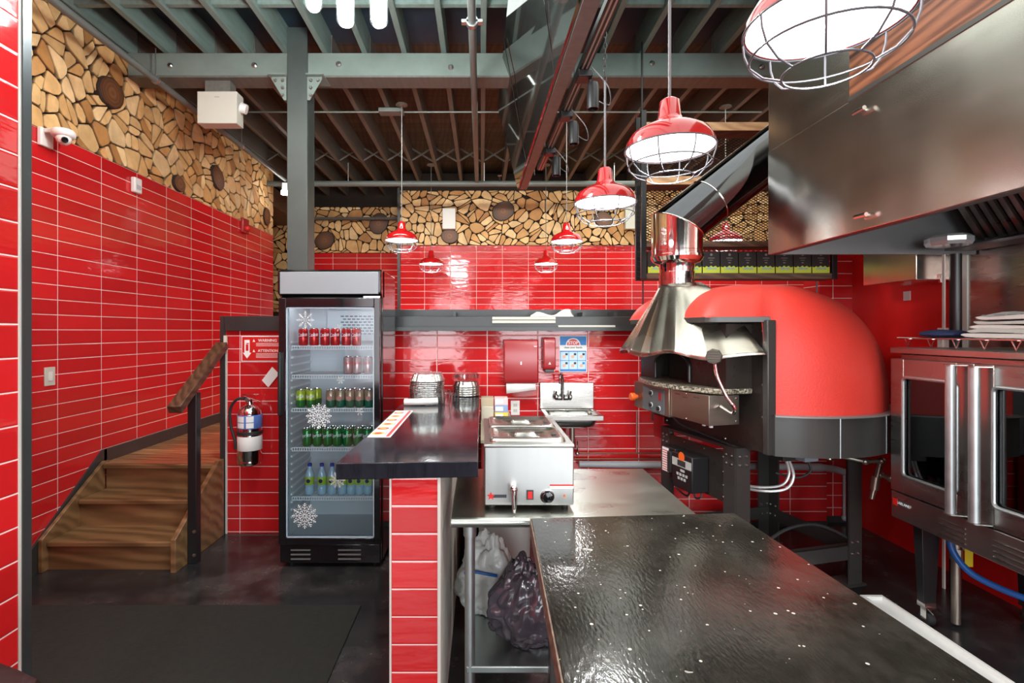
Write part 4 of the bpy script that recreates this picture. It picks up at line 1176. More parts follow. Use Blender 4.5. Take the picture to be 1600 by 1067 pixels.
# ================================================================ PIZZA OVEN
OC = Vector((1.86, 3.44, 0))
uu = Vector((.243, -.970, 0)); yy_ = Vector((.970, .243, 0))
OM = Matrix(((uu.x, yy_.x, 0, OC.x), (uu.y, yy_.y, 0, OC.y), (0, 0, 1, 0), (0, 0, 0, 1)))
po = thing('pizza_oven', 'large red domed pizza oven with a fluted steel hood on a black stand', 'oven', (1.86, 3.44, 0), rz=math.atan2(uu.y, uu.x))
def OMB(): return MB(OM)
ZD0, ZD1, ZV = 1.115, 1.87, 1.655
NA = 96
def plan(phi):   # phi measured from the front (-y), in degrees 0..180, returns base outline radius
    ph = abs(phi)
    if ph > 52.5: return .69
    if ph < 30: # front edge y = -.72
        return .72/math.cos(R(ph))
    t = (ph-30)/22.5
    a0 = Vector((.4157, -.72)); a1 = Vector((.547, -.42)); d = Vector((math.sin(R(ph)), -math.cos(R(ph))))
    # intersection of ray d with segment a0-a1
    e = a1-a0; den = d.x*e.y-d.y*e.x
    return (a0.x*e.y-a0.y*e.x)/den
def expo(phi):
    ph = abs(phi)
    return 2.5 + 2.0*math.exp(-((max(ph, 50)-50)/36)**2) - .7*max(0, 1-ph/45)
def prof_r(phi, z):
    s = max(0, min(1, (z-ZD0)/(ZD1-ZD0))); p = expo(phi)
    return max(0, 1-s**p)**(1/p)
dome = OMB(); NZ = 26
vs = []; idx = {}
for k in range(NA):
    phi = -180+360*k/NA
    front = abs(phi) < 52.4
    z0 = ZV if front else ZD0
    base = plan(phi)/(prof_r(phi, ZV) if front else 1)
    for j in range(NZ+1):
        t = j/NZ
        z = z0+(ZD1-z0)*math.sin(t*PI/2)
        r = base*prof_r(phi, z)
        if abs(phi) < 90 and not front: pass
        idx[(k, j)] = len(vs)
        vs.append((math.sin(R(phi))*r, -math.cos(R(phi))*r, z))
fs = []
for k in range(NA):
    k2 = (k+1) % NA
    f1 = abs(-180+360*k/NA) < 52.4; f2 = abs(-180+360*k2/NA) < 52.4
    for j in range(NZ):
        fs.append((idx[(k, j)], idx[(k2, j)], idx[(k2, j+1)], idx[(k, j+1)]))
dome.add(vs, fs)
obj('dome', dome, M['red_oven'], po, angle=60)
# dark band framing the opening and the underside of the visor
band = OMB()
vp = []
for k in range(0, 41):
    phi = -52.5+105*k/40; r = plan(phi)*1.003
    vp.append((math.sin(R(phi))*r, -math.cos(R(phi))*r))
band.hexa([(a, b, 1.628) for a, b in vp], [(a, b, ZV+.004) for a, b in vp])
obj('visor_edge', band, M['charcoal_metal'], po, bev=.002)
for s in (-1, 1):
    e_ = OMB().box(min(s*.522, s*.563), max(s*.522, s*.563), -.452, -.395, .90, 1.64)
    obj('opening_edge', e_, M['charcoal_metal'], po, bev=.006)
fac = OMB().box(-.53, .53, -.425, -.405, .90, 1.64)
f_ = obj('front_panel', fac, M['oven_dark'], po, bev=.002)
for (a, z) in ((.50, 1.58), (.50, 1.46), (.50, 1.28), (.50, 1.10), (.20, 1.02), (.20, .92), (-.4, .93)):
    obj('bolt', OMB().lathe([(0, 0), (.008, 0), (.006, .005), (0, .006)], (a, -.425, z), 10, axis=(0, -1, 0)), M['bolt'], f_)
obj('access_panel', OMB().box(.10, .225, -.431, -.426, 1.0, 1.47), M['oven_dark'], po, bev=.004)
# mouth surround
ms_ = OMB()
arch = [(-.27, 1.255), (-.27, 1.36)] + [(-.085+.185*math.cos(PI-PI*k/10), 1.36+.075*math.sin(PI*k/10)) for k in range(11)] + [(.10, 1.36), (.10, 1.255)]
arch = [(-.27, 1.255)]+[(-.085-.185*math.cos(PI*k/12), 1.36+.085*math.sin(PI*k/12)) for k in range(13)]+[(.10, 1.255)]
outer = [(-.46, 1.255), (-.46, 1.62), (.42, 1.62), (.42, 1.255)]
ms_.prism([(-.46, 1.25), (-.27, 1.25), (-.27, 1.62), (-.46, 1.62)], 'y', -.60, -.56)
ms_.prism([(.10, 1.25), (.42, 1.25), (.42, 1.62), (.10, 1.62)], 'y', -.60, -.56)
tops = [(-.27, 1.36)]+[(-.085-.185*math.cos(PI*k/12), 1.36+.085*math.sin(PI*k/12)) for k in range(1, 12)]+[(.10, 1.36)]
for i in range(len(tops)-1):
    a, b = tops[i], tops[i+1]
    ms_.prism([a, b, (b[0], 1.62), (a[0], 1.62)], 'y', -.60, -.56)
ms_.box(.40, .42, -.56, -.426, 1.25, 1.62).box(-.46, -.44, -.56, -.426, 1.25, 1.62)
obj('mouth_surround', ms_, M['oven_dark'], po)
obj('mouth_ring', OMB().tube([(a, -.605, z) for a, z in [(-.27, 1.26)]+tops+[(.10, 1.26)]], .010, 8), M['black'], po)
obj('chamber', OMB().box(-.26, .09, -.50, -.428, 1.25, 1.46), mat('mouth black', (.015, .012, .010), .9), po)  # plain black block filling the mouth
# granite shelf
sh = OMB(); poly = []
for k in range(25):
    t = -1+2*k/24; poly.append((.435*t, -.635-.125*(1-t*t)))
poly += [(.43, -.43), (-.43, -.43)]
poly = poly[::-1]
sh.hexa([(a, b, 1.222) for a, b in poly], [(a, b, 1.252) for a, b in poly])
obj('granite_shelf', sh, M['stone'], po, bev=.006)
# control box (slanting) and steel junction box
cb_ = OMB().hexa([(-.415, -.680, 1.04), (.045, -.712, 1.035), (.045, -.46, 1.035), (-.415, -.46, 1.04)], [(-.415, -.680, 1.221), (.045, -.712, 1.221), (.045, -.46, 1.221), (-.415, -.46, 1.221)])
cbo = obj('control_box', cb_, mat('brown tinted steel', (.30, .22, .18), .3, metal=.9), po, bev=.003)
A0 = Vector((-.415, -.681, 0)); A1 = Vector((.045, -.713, 0)); dd = (A1-A0).normalized(); nn = Vector((dd.y, -dd.x, 0))
def onpanel(t, z, off=0):
    q = A0+dd*t+nn*off; return (q.x, q.y, z)
pn = OMB().hexa([onpanel(.13, 1.045, .002), onpanel(.41, 1.045, .002), onpanel(.41, 1.045, -.002), onpanel(.13, 1.045, -.002)], [onpanel(.13, 1.200, .002), onpanel(.41, 1.200, .002), onpanel(.41, 1.200, -.002), onpanel(.13, 1.200, -.002)])
obj('control_plate', pn, mat('slate grey plate', (.10, .12, .13), .4), cbo)
for (t, z) in ((.25, 1.165), (.25, 1.085), (.35, 1.075)):
    k_ = OMB().lathe([(0, 0), (.013, 0), (.012, .016), (0, .018)], onpanel(t, z, .002), 16, axis=tuple(nn))
    obj('knob', k_, M['black'], cbo)
    obj('knob_ring', OMB().lathe([(.013, 0), (.017, 0), (.017, .003), (.013, .003)], onpanel(t, z, .0022), 16, axis=tuple(nn)), M['white'], cbo)
obj('rocker_switch', OMB().hexa([onpanel(.345, 1.13, .006), onpanel(.375, 1.13, .006), onpanel(.375, 1.13, 0), onpanel(.345, 1.13, 0)], [onpanel(.345, 1.18, .006), onpanel(.375, 1.18, .006), onpanel(.375, 1.18, 0), onpanel(.345, 1.18, 0)]), M['red_plastic'], cbo)
obj('stop_button', OMB().lathe([(0, 0), (.016, 0), (.016, .02), (.027, .022), (.027, .045), (.022, .052), (0, .052)], onpanel(.045, 1.115, .0), 20, axis=tuple(nn)), M['orange'], cbo)
jb = OMB().box(.048, .405, -.700, -.50, 1.045, 1.215)
jbo = obj('junction_box', jb, steel_mat('junction box steel', (.42, .39, .33), .34), po, bev=.002)
for (a, z) in ((.20, 1.205), (.20, 1.055)):
    obj('screw', OMB().lathe([(0, 0), (.006, 0), (.005, .003), (0, .004)], (a, -.700, z), 10, axis=(0, -1, 0)), M['chrome_small'], jbo)
for (y, z) in ((-.52, 1.195), (-.52, 1.065)):
    obj('screw', OMB().lathe([(0, 0), (.006, 0), (.005, .003), (0, .004)], (.405, y, z), 10, axis=(1, 0, 0)), M['chrome_small'], jbo)
sl = OMB()
for a in (.09, .17, .27): sl.box(a, a+.05, -.7012, -.700, 1.190-.012*(a == .17), 1.194-.012*(a == .17))
obj('vent_slot', sl, M['ink'], jbo)
for a in (.26, .32): obj('cable_gland', OMB().cyl((a, -.62, 1.018), (a, -.62, 1.045), .012, n=12), M['white'], jbo)
# octagonal gauge and flexible conduit
ga = Vector((.405, -.66, 1.44)); 
oc = OMB(); oc.lathe([(0, 0), (.042, 0), (.044, .006), (.044, .020), (.040, .024), (0, .024)], (.470, -.715, 1.440), 8, axis=(.6, -.8, 0))
for k in range(5): oc.tube([(.484-.024, -.7345-.018, 1.412+.014*k), (.484+.024, -.7345+.018, 1.412+.014*k)], .002, 5)
obj('octagonal_grille', oc, mat('dark bronze grille', (.10, .095, .08), .45, metal=.5), po, smooth=False)
cp = smooth_path([(.474, -.718, 1.405), (.485, -.71, 1.33), (.515, -.68, 1.23), (.540, -.65, 1.17), (.525, -.64, 1.135), (.47, -.63, 1.14), (.41, -.625, 1.155)])
obj('flexible_conduit', OMB().tube(cp, .0095, 10), M['chrome_small'], po)
# fluted hood cone
def bottom_pt(t):   # t 0..1 from left wrap to right wrap
    pts = [(-.45, -.50), (-.475, -.66), (-.40, -.80), (-.20, -.875), (0.0, -.90), (.20, -.875), (.36, -.81), (.47, -.68), (.56, -.455)]
    q = t*(len(pts)-1); i = min(int(q), len(pts)-2); f = q-i
    P0 = pts[max(i-1, 0)]; P1 = pts[i]; P2 = pts[i+1]; P3 = pts[min(i+2, len(pts)-1)]
    return tuple(.5*((2*b)+(-a+c)*f+(2*a-5*b+4*c-d)*f*f+(-a+3*b-3*c+d)*f**3) for a, b, c, d in zip(P0, P1, P2, P3))
cone = OMB(); NT = 96; NS = 16
NC = (-.08, -.567)
for side in (0, 1):
    pass
vs = []; fs = []
for i in range(NT+1):
    t = i/NT
    ang = R(-205+230*t)        # from back left over the front to back right
    top = (NC[0]+.107*math.cos(ang)+.085*max(0, (t-.62)/.38), NC[1]+.107*math.sin(ang))
    bx, by = bottom_pt(t)
    fl = 2/PI*math.asin(math.sin(t*2*PI*7.5))
    wide = max(0, (t-.55)/.45)
    for j in range(NS+1):
        s = j/NS
        e = s**(1.05-.30*wide)
        x = top[0]+(bx-top[0])*e; y = top[1]+(by-top[1])*e
        z = 1.885+(1.435-1.885)*s
        dn = Vector((x-NC[0], y-NC[1])); dn = dn.normalized() if dn.length > 0 else dn
        x += dn.x*fl*.011*s; y += dn.y*fl*.011*s
        z += (.017*math.sin(t*2*PI*3.2+.6))*s**4
        vs.append((x, y, z))
for i in range(NT):
    for j in range(NS):
        a = i*(NS+1)+j; fs.append((a, a+1, a+NS+2, a+NS+1))
cone.add(vs, fs)
co = obj('hood_cone', cone, steel_mat('fluted cone steel', (.50, .46, .39), .27, (2, 2, 4), streak=.05), po, angle=14)
so = co.modifiers.new('thick', 'SOLIDIFY'); so.thickness = .003
back = OMB().prism([(-.45, 1.64), (.3, 1.64), (.02, 1.885), (-.18, 1.885)], 'y', -.50, -.49)
obj('hood_back', back, M['steel'], po)
# skirt
sk_ = OMB(); pl = []
for k in range(49):
    phi = 54+ (360-108)*k/48
    seg_ = round(phi/15)*15
    pl.append((math.sin(R(phi))*.715, -math.cos(R(phi))*.715))
sk_.hexa([(a, b, .90) for a, b in pl[::-1]], [(a, b, ZD0) for a, b in pl[::-1]])
obj('skirt', sk_, M['charcoal_metal'], po, angle=30)
rm = OMB()
rm.sweep([[ (math.sin(R(54+252*k/48))*r, -math.cos(R(54+252*k/48))*r, z) for (r, z) in ((.690, ZD0), (.735, ZD0), (.735, ZD0+.008), (.690, ZD0+.008))] for k in range(49)])
obj('skirt_rim', rm, mat('grey rim', (.22, .21, .20), .4, metal=.3), po)
seam = []
for phi in (80, 108, 136, 164, 192, 220, 250, 280):
    x, y = math.sin(R(phi))*.717, -math.cos(R(phi))*.717
    obj('seam', OMB().cyl((x, y, .902), (x, y, ZD0-.002), .003, n=6), M['galv'], po)
# stand
def leg(a, y, w=.095):
    s1, s2 = (1 if a > 0 else -1), (1 if y > 0 else -1)
    m = OMB().box(min(a, a-s1*w), max(a, a-s1*w), y-.006 if y < 0 else y-.006, y+.006, 0.012, .90)
    m.box(a-.006, a+.006, min(y, y-s2*w), max(y, y-s2*w), 0.012, .90)
    l = obj('leg', m, M['charcoal_metal'], po)
    obj('base_plate', OMB().box(min(a+s1*.02, a-s1*.11), max(a+s1*.02, a-s1*.11), min(y+s2*.02, y-s2*.11), max(y+s2*.02, y-s2*.11), 0, .012), M['charcoal_metal'], l)
    for z in (.20, .27, .80, .85):
        for o_ in (.025, .07):
            obj('bolt', OMB().lathe([(0, 0), (.008, 0), (.006, .007), (0, .008)], (a-s1*o_, y-.006, z), 8, axis=(0, -1, 0)), M['bolt'], l)
            obj('bolt', OMB().lathe([(0, 0), (.008, 0), (.006, .007), (0, .008)], (a+.006, y-s2*o_, z), 8, axis=(1, 0, 0)), M['bolt'], l)
for a in (-.365, .365):
    for y in (-.49, .43): leg(a, y)
obj('upper_rail', OMB().box(-.36, .36, -.495, -.485, .56, .86), M['oven_dark'], po)
fb = OMB()
obj('lower_rail', OMB().box(.352, .358, -.49, .43, .16, .25).box(.32, .358, -.49, .43, .245, .25), M['charcoal_metal'], po)
obj('lower_rail', OMB().box(-.358, -.352, -.49, .43, .16, .25), M['charcoal_metal'], po)
obj('lower_rail', OMB().box(-.36, .36, .42, .43, .16, .25), M['charcoal_metal'], po)
obj('top_frame', OMB().box(-.365, .365, -.49, .43, .882, .90), M['charcoal_metal'], po)
for (a, z) in ((-.33, .83), (-.1, .84), (.1, .84), (.27, .83), (.27, .74), (.27, .66), (.27, .59), (-.33, .74)):
    obj('bolt', OMB().lathe([(0, 0), (.006, 0), (.005, .005), (0, .006)], (a, -.496, z), 8, axis=(0, -1, 0)), M['bolt'], po)
# controllers mounted on the stand panel
ctl = obj('breaker_box', OMB().box(-.225, -.08, -.58, -.496, .62, .80), M['black'], po, bev=.006)
obj('breaker_lever', OMB().box(-.135, -.09, -.605, -.58, .64, .78), M['rubber'], ctl, bev=.006)
wlb = obj('warning_sticker', OMB().box(-.222, -.150, -.5815, -.580, .63, .79), M['sign_white'], ctl)
wr = OMB()
for k in range(9): wr.box(-.219, -.153, -.5822, -.5815, .640+k*.016, .645+k*.016)
obj('sticker_lines', wr, M['sign_red'], wlb)
kp = obj('keypad_controller', OMB().box(-.055, .145, -.62, -.496, .575, .80), M['black'], po, bev=.008)
obj('display_band', OMB().box(-.052, .142, -.6212, -.620, .715, .765), mat('light grey band', (.42, .44, .41), .4), kp)
obj('display', OMB().box(.005, .085, -.6225, -.6212, .722, .758), M['ink'], kp)
lg_ = OMB().lathe([(0, 0), (.030, 0), (.030, .001), (0, .001)], (.045, -.6205, .782), 20, axis=(0, -1, 0))
obj('oval_logo', lg_, M['orange'], kp)
for r_ in range(2):
    for c_ in range(4 if r_ == 0 else 3):
        obj('key', OMB().box(-.005+c_*.030+r_*.012, .014+c_*.030+r_*.012, -.6225, -.620, .660-r_*.026, .676-r_*.026), mat('grey key', (.45, .46, .45), .4), kp)
obj('key', OMB().box(.035, .075, -.6225, -.620, .688, .702), MATS['grey key'], kp)
obj('cable', OMB().tube(smooth_path([(-.15, -.54, .62), (-.12, -.55, .545), (.0, -.55, .515), (.05, -.56, .575)]), .006, 8), M['rubber'], po)
obj('cable', OMB().tube(smooth_path([(.09, -.56, .575), (.10, -.56, .535), (.14, -.55, .55), (.13, -.54, .58)]), .006, 8), M['rubber'], po)
obj('cable', OMB().tube(smooth_path([(-.10, -.60, 1.03), (-.05, -.56, .97), (.10, -.50, .93), (.33, -.45, .895)]), .006, 8), M['rubber'], po)
# side bracket at the left of the stand
obj('side_shield', OMB().box(-.50, -.38, -.47, -.46, .80, .96), M['red_plastic'], po)
# parts hanging under the body
obj('motor_box', OMB().box(.22, .33, -.12, -.03, .79, .882), M['charcoal_metal'], po, bev=.004)
obj('relay_box', OMB().box(.25, .36, .01, .11, .785, .882), mat('blue grey box', (.22, .25, .29), .4), po, bev=.004)
gv = OMB(); gv.box(.27, .36, .21, .31, .81, .881).cyl((.315, .24, .775), (.315, .24, .81), .024, n=16)
obj('gas_valve', gv, M['foil'], po, bev=.008)
obj('cable', OMB().tube(smooth_path([(.30, -.07, .79), (.33, -.08, .71), (.31, -.13, .64), (.20, -.25, .615), (.0, -.3, .62)]), .008, 8), M['wire_white'], po)
obj('cable', OMB().tube(smooth_path([(.30, -.05, .79), (.345, -.06, .70), (.325, -.11, .62), (.22, -.23, .595), (.0, -.3, .60)]), .008, 8), M['wire_white'], po)
obj('cable', OMB().tube(smooth_path([(.32, .07, .785), (.33, .08, .72), (.31, .0, .68), (.25, -.10, .70)]), .007, 8), M['rubber'], po)
obj('arched_hose', OMB().tube(smooth_path([(.30, -.35, .20), (.28, -.1, .34), (.30, .12, .38), (.33, .3, .32), (.345, .40, .25)]), .010, 8), M['rubber'], po)

# ---- flue
du = thing('oven_flue', 'polished round flue rising from the cone hood and slanting up to the right', 'duct', (1.295, 3.37, 1.885))
nc = OM @ Vector((NC[0], NC[1], 0)); nx, ny = nc.x, nc.y
obj('neck', MB().lathe([(.109, 1.87), (.109, 1.915), (.112, 1.917), (.112, 1.965), (.108, 1.967), (.113, 2.03), (.118, 2.04)], (nx, ny, 0), 40), M['chrome'], du, angle=40)
obj('collar', MB().lathe([(.118, 2.02), (.150, 2.035), (.166, 2.06), (.166, 2.075), (.160, 2.078), (.160, 2.10), (.164, 2.102)], (nx, ny, 0), 40), M['chrome'], du, angle=30)
# mitred lower drum
d3 = Vector((.79, .06, .61)).normalized()
ctr = Vector((nx, ny, 2.27))
hv = (Vector((0, 0, 1))+d3).normalized()      # mitre plane normal
m1 = MB(); m2 = MB(); n = 48; r = .160
ring0 = []; ringm = []; ringt = []
q = Vector((0, 0, 1)).rotation_difference(d3)
for k in range(n):
    o_ = Vector((r*math.cos(2*PI*k/n), r*math.sin(2*PI*k/n), 0))
    p = Vector((nx, ny, 2.10))+o_
    t = (ctr-p).dot(hv)/Vector((0, 0, 1)).dot(hv)
    pm = p+Vector((0, 0, 1))*t
    ring0.append(tuple(p)); ringm.append(tuple(pm))
    tt_ = (d3*1.75-(pm-ctr)).dot(d3)
    ringt.append(tuple(pm+d3*tt_))
m1.sweep([ring0, ringm], cap=False); m2.sweep([ringm, ringt], cap=False)
obj('drum', m1, M['chrome'], du, angle=60)
obj('slanting_duct', m2, M['duct_dark'], du, angle=60)
obj('mitre_seam', MB().tube([Vector(p)+(Vector(p)-ctr).normalized()*.002 for p in ringm], .004, 6, closed=True), M['chrome_small'], du)
rs = []
for k in range(n):
    pm = Vector(ringm[k]); tt_ = (d3*.27-(pm-ctr)).dot(d3); rs.append(pm+d3*tt_)
obj('ring_seam', MB().tube(rs, .005, 6, closed=True), M['chrome_small'], du)
obj('label', (lambda m: m.add([(nx+.1612*math.cos(a), ny+.1612*math.sin(a), z) for z in (2.13, 2.24) for a in (R(-150), R(-142), R(-134))], [(0, 1, 4, 3), (1, 2, 5, 4)]))(MB()), M['foil'], du)

# ================================================================ EXHAUST HOOD
HX0, HX1, HY0, HY1, HZ0, HZ1 = 1.77, 3.035, .15, 3.16, 2.05, 2.68
ho = thing('exhaust_hood', 'huge stainless exhaust hood hanging over the double door oven', 'extractor hood', (2.4, 1.7, HZ0))
obj('front_panel', MB().box(HX0, HX0+.02, HY0, HY1, HZ0, HZ1), M['steel_hood'], ho, bev=.002)
obj('upper_cover', MB().box(HX0+.003, HX0+.02, 2.46, HY1, HZ1+.003, 3.85), M['steel_hood'], ho, bev=.001)
obj('far_cover', MB().box(HX0+.02, HX1, HY1-.02, HY1, HZ1, 3.85), M['steel_hood'], ho)
obj('wood_cladding', MB().box(HX0-.002, HX0+.02, HY0, 2.459, HZ1+.022, 3.85), M['hood_wood'], ho)
obj('seam_strip', MB().box(HX0-.004, HX0+.002, HY0, 2.47, HZ1+.001, HZ1+.022), mat('dark grey strip', (.12, .12, .11), .4, metal=.6), ho)  # dark grey metal strip along the seam
inr = mat('hood inner grey steel', (.20, .20, .20), .35, metal=.6)
obj('end_panel', MB().box(HX0+.02, HX1, HY1-.02, HY1, HZ0, HZ1), inr, ho)
obj('back_panel', MB().box(HX1-.02, HX1, HY0, HY1-.02, HZ0+.06, HZ1), inr, ho)
obj('top_panel', MB().box(HX0+.02, HX1-.02, HY0, HY1-.02, HZ1-.02, HZ1), inr, ho)
obj('grease_lip', MB().box(HX0+.02, HX0+.06, HY0, HY1-.02, HZ0, HZ0+.004), inr, ho)
obj('rear_gutter', MB().box(2.84, HX1-.02, HY0, HY1-.02, HZ0+.02, HZ0+.035), inr, ho)
# bank of baffle filters leaning from the gutter up to the top
for k in range(5):
    y0_, y1_ = 2.56-.50*k, 3.04-.50*k
    fm = MB()
    fm.hexa([(2.62, y0_, 2.63), (2.62, y1_, 2.63), (2.64, y1_, 2.64), (2.64, y0_, 2.64)], [(2.95, y0_, 2.12), (2.95, y1_, 2.12), (2.97, y1_, 2.13), (2.97, y0_, 2.13)])
    for j in range(8):
        yb = y0_+.03+j*.055
        barbox(fm, (2.605, yb+.014, 2.625), (2.935, yb+.014, 2.115), .028, .018)
    obj('baffle_filter', fm, steel_mat('filter steel', (.38, .34, .31), .3) if k == 0 else MATS['filter steel'], ho)
lt = obj('light_fitting', MB().lathe([(0, 0), (.10, 0), (.11, .02), (.11, .045), (.09, .06), (0, .06)], (2.72, 2.98, 2.075), 8), mat('hood lamp glass', (.5, .5, .5), .2, metal=.5), ho, smooth=False)
for (px, py) in ((1349, 173), (1352, 337)):
    d_ = HX0*800/(px-752); z = 1.58-(py-517)*d_/800
    k_ = MB().cyl((HX0-.003, d_, z), (HX0-.025, d_, z), .008, n=10).cyl((HX0-.025, d_+.03, z), (HX0-.025, d_-.04, z-.002), .010, n=12)
    obj('door_latch', k_, M['chrome_small'], ho)
# ================================================================ DOUBLE DOOR OVEN (right)
cv = thing('convection_oven', 'stainless double door convection oven on black legs at the right wall', 'oven', (2.65, 2.35, 0))
VX0, VX1, VY0, VY1, VZ0, VZ1 = 2.30, 3.03, 1.85, 2.81, .55, 1.455
obj('body', MB().box(VX0+.002, VX1, VY0, VY1, VZ0, VZ1), M['steel'], cv, bev=.004)
obj('top_slab', MB().box(VX0-.045, VX1, VY0-.015, VY1+.015, VZ1+.003, VZ1+.035), M['steel_h'], cv, bev=.004)
ym = 2.33
def vdoor(y0, y1, hy):
    z0, z1 = .715, 1.430
    xf, xb = VX0-.055, VX0
    wy0_, wy1_, wz0_, wz1_ = y0+.085, y1-.085, z0+.095, z1-.095
    m = MB().box(xf, xb, y0, wy0_, z0, z1).box(xf, xb, wy1_, y1, z0, z1).box(xf, xb, wy0_, wy1_, z0, wz0_).box(xf, xb, wy0_, wy1_, wz1_, z1)
    d = obj('door', m, M['steel'], cv, bev=.003)
    fr_ = [ (xf-.002, p[0], p[1]) for p in [(q_[0], q_[1]) for q_ in rr(wy0_, wy1_, wz0_, wz1_, .025, 0)] ]
    obj('window_trim', MB().tube(fr_, .009, 8, closed=True), M['galv'], d)
    obj('pane', MB().box(xf+.012, xf+.018, wy0_, wy1_, wz0_, wz1_), M['glass_dark'], d)
    obj('inner_back', MB().box(xb-.010, xb-.002, wy0_, wy1_, wz0_, wz1_), mat('dark oven cavity', (.035, .032, .030), .3, metal=.4), d)
    hb = MB().cyl((xf-.045, hy, z0+.012), (xf-.045, hy, z1-.012), .021, n=20)
    h = obj('handle', hb, M['galv'], d)
    for z in (z0+.006, z1-.012):
        pl_ = [(xf+.001, hy-.04), (xf-.030, hy-.03)]+[(xf-.045-.026*math.sin(PI*k/8), hy-.026*math.cos(PI*k/8)) for k in range(9)]+[(xf-.030, hy+.03), (xf+.001, hy+.04)]
        obj('bracket', MB().prism(pl_[::-1], 'z', z, z+.005), M['steel'], h)
    return d
vdoor(2.333, 2.808, 2.40)
vdoor(1.852, 2.327, 2.285)
cp_ = obj('control_panel', MB().box(VX0-.050, VX0, VY0, VY1, .565, .708), M['steel_h'], cv, bev=.004)
for yb in (2.44, 2.175, 1.93):
    for k in range(4):
        z = .588+k*.024
        m = MB().tube([(VX0-.051, yb-.06, z), (VX0-.053, yb+.075, z)], .0045, 6)
        obj('louvre', m, M['steel'], cp_)
bd = obj('badge', MB().box(VX0-.052, VX0-.0505, 2.69, 2.795, .640, .668), M['ink'], cp_)
obj('badge_red', MB().box(VX0-.0535, VX0-.052, 2.765, 2.797, .636, .672), M['sign_red'], bd)
obj('lettering', text_mb(MB(), 'GARLAND', .020, (VX0-.0526, 2.728, .654), (0, -1, 0), (0, 0, 1)), M['sign_white'], bd, smooth=False)
for (lx, ly) in ((2.40, 2.76), (2.95, 2.76), (2.40, 1.95), (2.95, 1.95)):
    w = .05
    m = MB().hexa([(lx-.032, ly-.02, .12), (lx+.032, ly-.02, .12), (lx+.032, ly+.02, .12), (lx-.032, ly+.02, .12)], [(lx-w, ly-.03, .55), (lx+w, ly-.03, .55), (lx+w, ly+.03, .55), (lx-w, ly+.03, .55)])
    l = obj('leg', m, M['black'], cv, bev=.002)
    cst = MB().box(lx-.030, lx+.030, ly-.025, ly+.025, .095, .125).box(lx-.024, lx-.019, ly-.025, ly+.01, .03, .1).box(lx+.019, lx+.024, ly-.025, ly+.01, .03, .1)
    barbox(cst, (lx, ly-.02, .10), (lx, ly-.065, .085), .04, .006)
    c_ = obj('caster', cst, M['chrome_small'], l)
    obj('wheel', MB().cyl((lx-.016, ly-.005, .036), (lx+.016, ly-.005, .036), .036, n=24), M['rubber'], c_)
# rack on the oven top
rk = thing('wire_rack', 'low wire rack standing on the steel top of the double door oven', 'rack', (2.6, 2.3, VZ1+.035))
rz_ = VZ1+.036
m = MB(); m.tube([(2.30, 1.88, rz_+.05), (2.30, 2.83, rz_+.05), (2.98, 2.83, rz_+.05), (2.98, 1.88, rz_+.05)], .004, 6, closed=True)
for k in range(16): m.tube([(2.30, 1.90+k*.061, rz_+.053), (2.98, 1.90+k*.061, rz_+.053)], .002, 5)
for k in range(7):
    y = 1.93+k*.14
    m.tube([(2.31, y-.022, rz_+.05), (2.31, y, rz_+.003), (2.31, y+.022, rz_+.05)], .003, 5)
    m.tube([(2.97, y-.022, rz_+.05), (2.97, y, rz_+.003), (2.97, y+.022, rz_+.05)], .003, 5)
obj('rack', m, M['chrome_small'], rk)
RZ = rz_+.056
# folded towels on the rack
ft = thing('folded_towels', 'pile of folded striped grey white towels on the wire rack', 'towels', (2.6, 2.15, RZ))
for k in range(5):
    z = RZ+.001+k*.021; m = MB(); rings = []
    x0_, x1_, y0_, y1_ = 2.345+.004*((k*7) % 3), 2.80-.02*(k % 2), 1.90, 2.505-.018*k-.012*(k % 2)
    nn_ = 16; ring = []
    for j in range(13):
        t = j/12; X = x0_+(x1_-x0_)*t
        ring = []
        for i in range(20):
            a = 2*PI*i/20
            yy2 = (y0_+y1_)/2+(y1_-y0_)/2*(abs(math.cos(a))**.25)*(1 if math.cos(a) > 0 else -1)
            zz2 = z+.0105+.0105*math.sin(a)+.016*noise.noise(Vector((X*5+2, yy2*8, k*.5)))*(.4+k/3)
            ring.append((X, yy2, max(zz2, z)))
        rings.append(ring)
    m.sweep(rings)
    obj('towel', m, [mat('towel white', (.60, .60, .55), .9, bmp=.5, bscale=60, bdist=.003), mat('towel grey', (.46, .48, .44), .9, bmp=.5, bscale=60, bdist=.003)][k % 2], ft, angle=70)
str_ = MB()
for k in range(9):
    y = 1.95+k*.058
    str_.tube(smooth_path([(2.36, y, RZ+.107), (2.55, y+.01, RZ+.108), (2.76, y, RZ+.107)], 4), .0018, 5)
obj('towel_stripe', str_, mat('towel stripe grey', (.22, .24, .23), .9), ft)
nb = blob((2.40, 2.655, RZ+.018), (.085, .115, .022), 2.0, .12, 2, 24)
zz = min(v.z for v in nb.v)
for v in nb.v: v.z += RZ+.0005-zz
single('oven_mitt', nb, M['navy'], 'flat navy blue cloth mitt at the far end of the wire rack', 'mitt')
bs = blob((2.52, 2.58, RZ+.022), (.07, .06, .024), 6.0, .35, 3, 24)
zz = min(v.z for v in bs.v)
for v in bs.v: v.z += RZ+.0005-zz; v.x += .06
single('black_gloves', bs, M['rubber'], 'crumpled black glove beside the folded towels', 'glove')
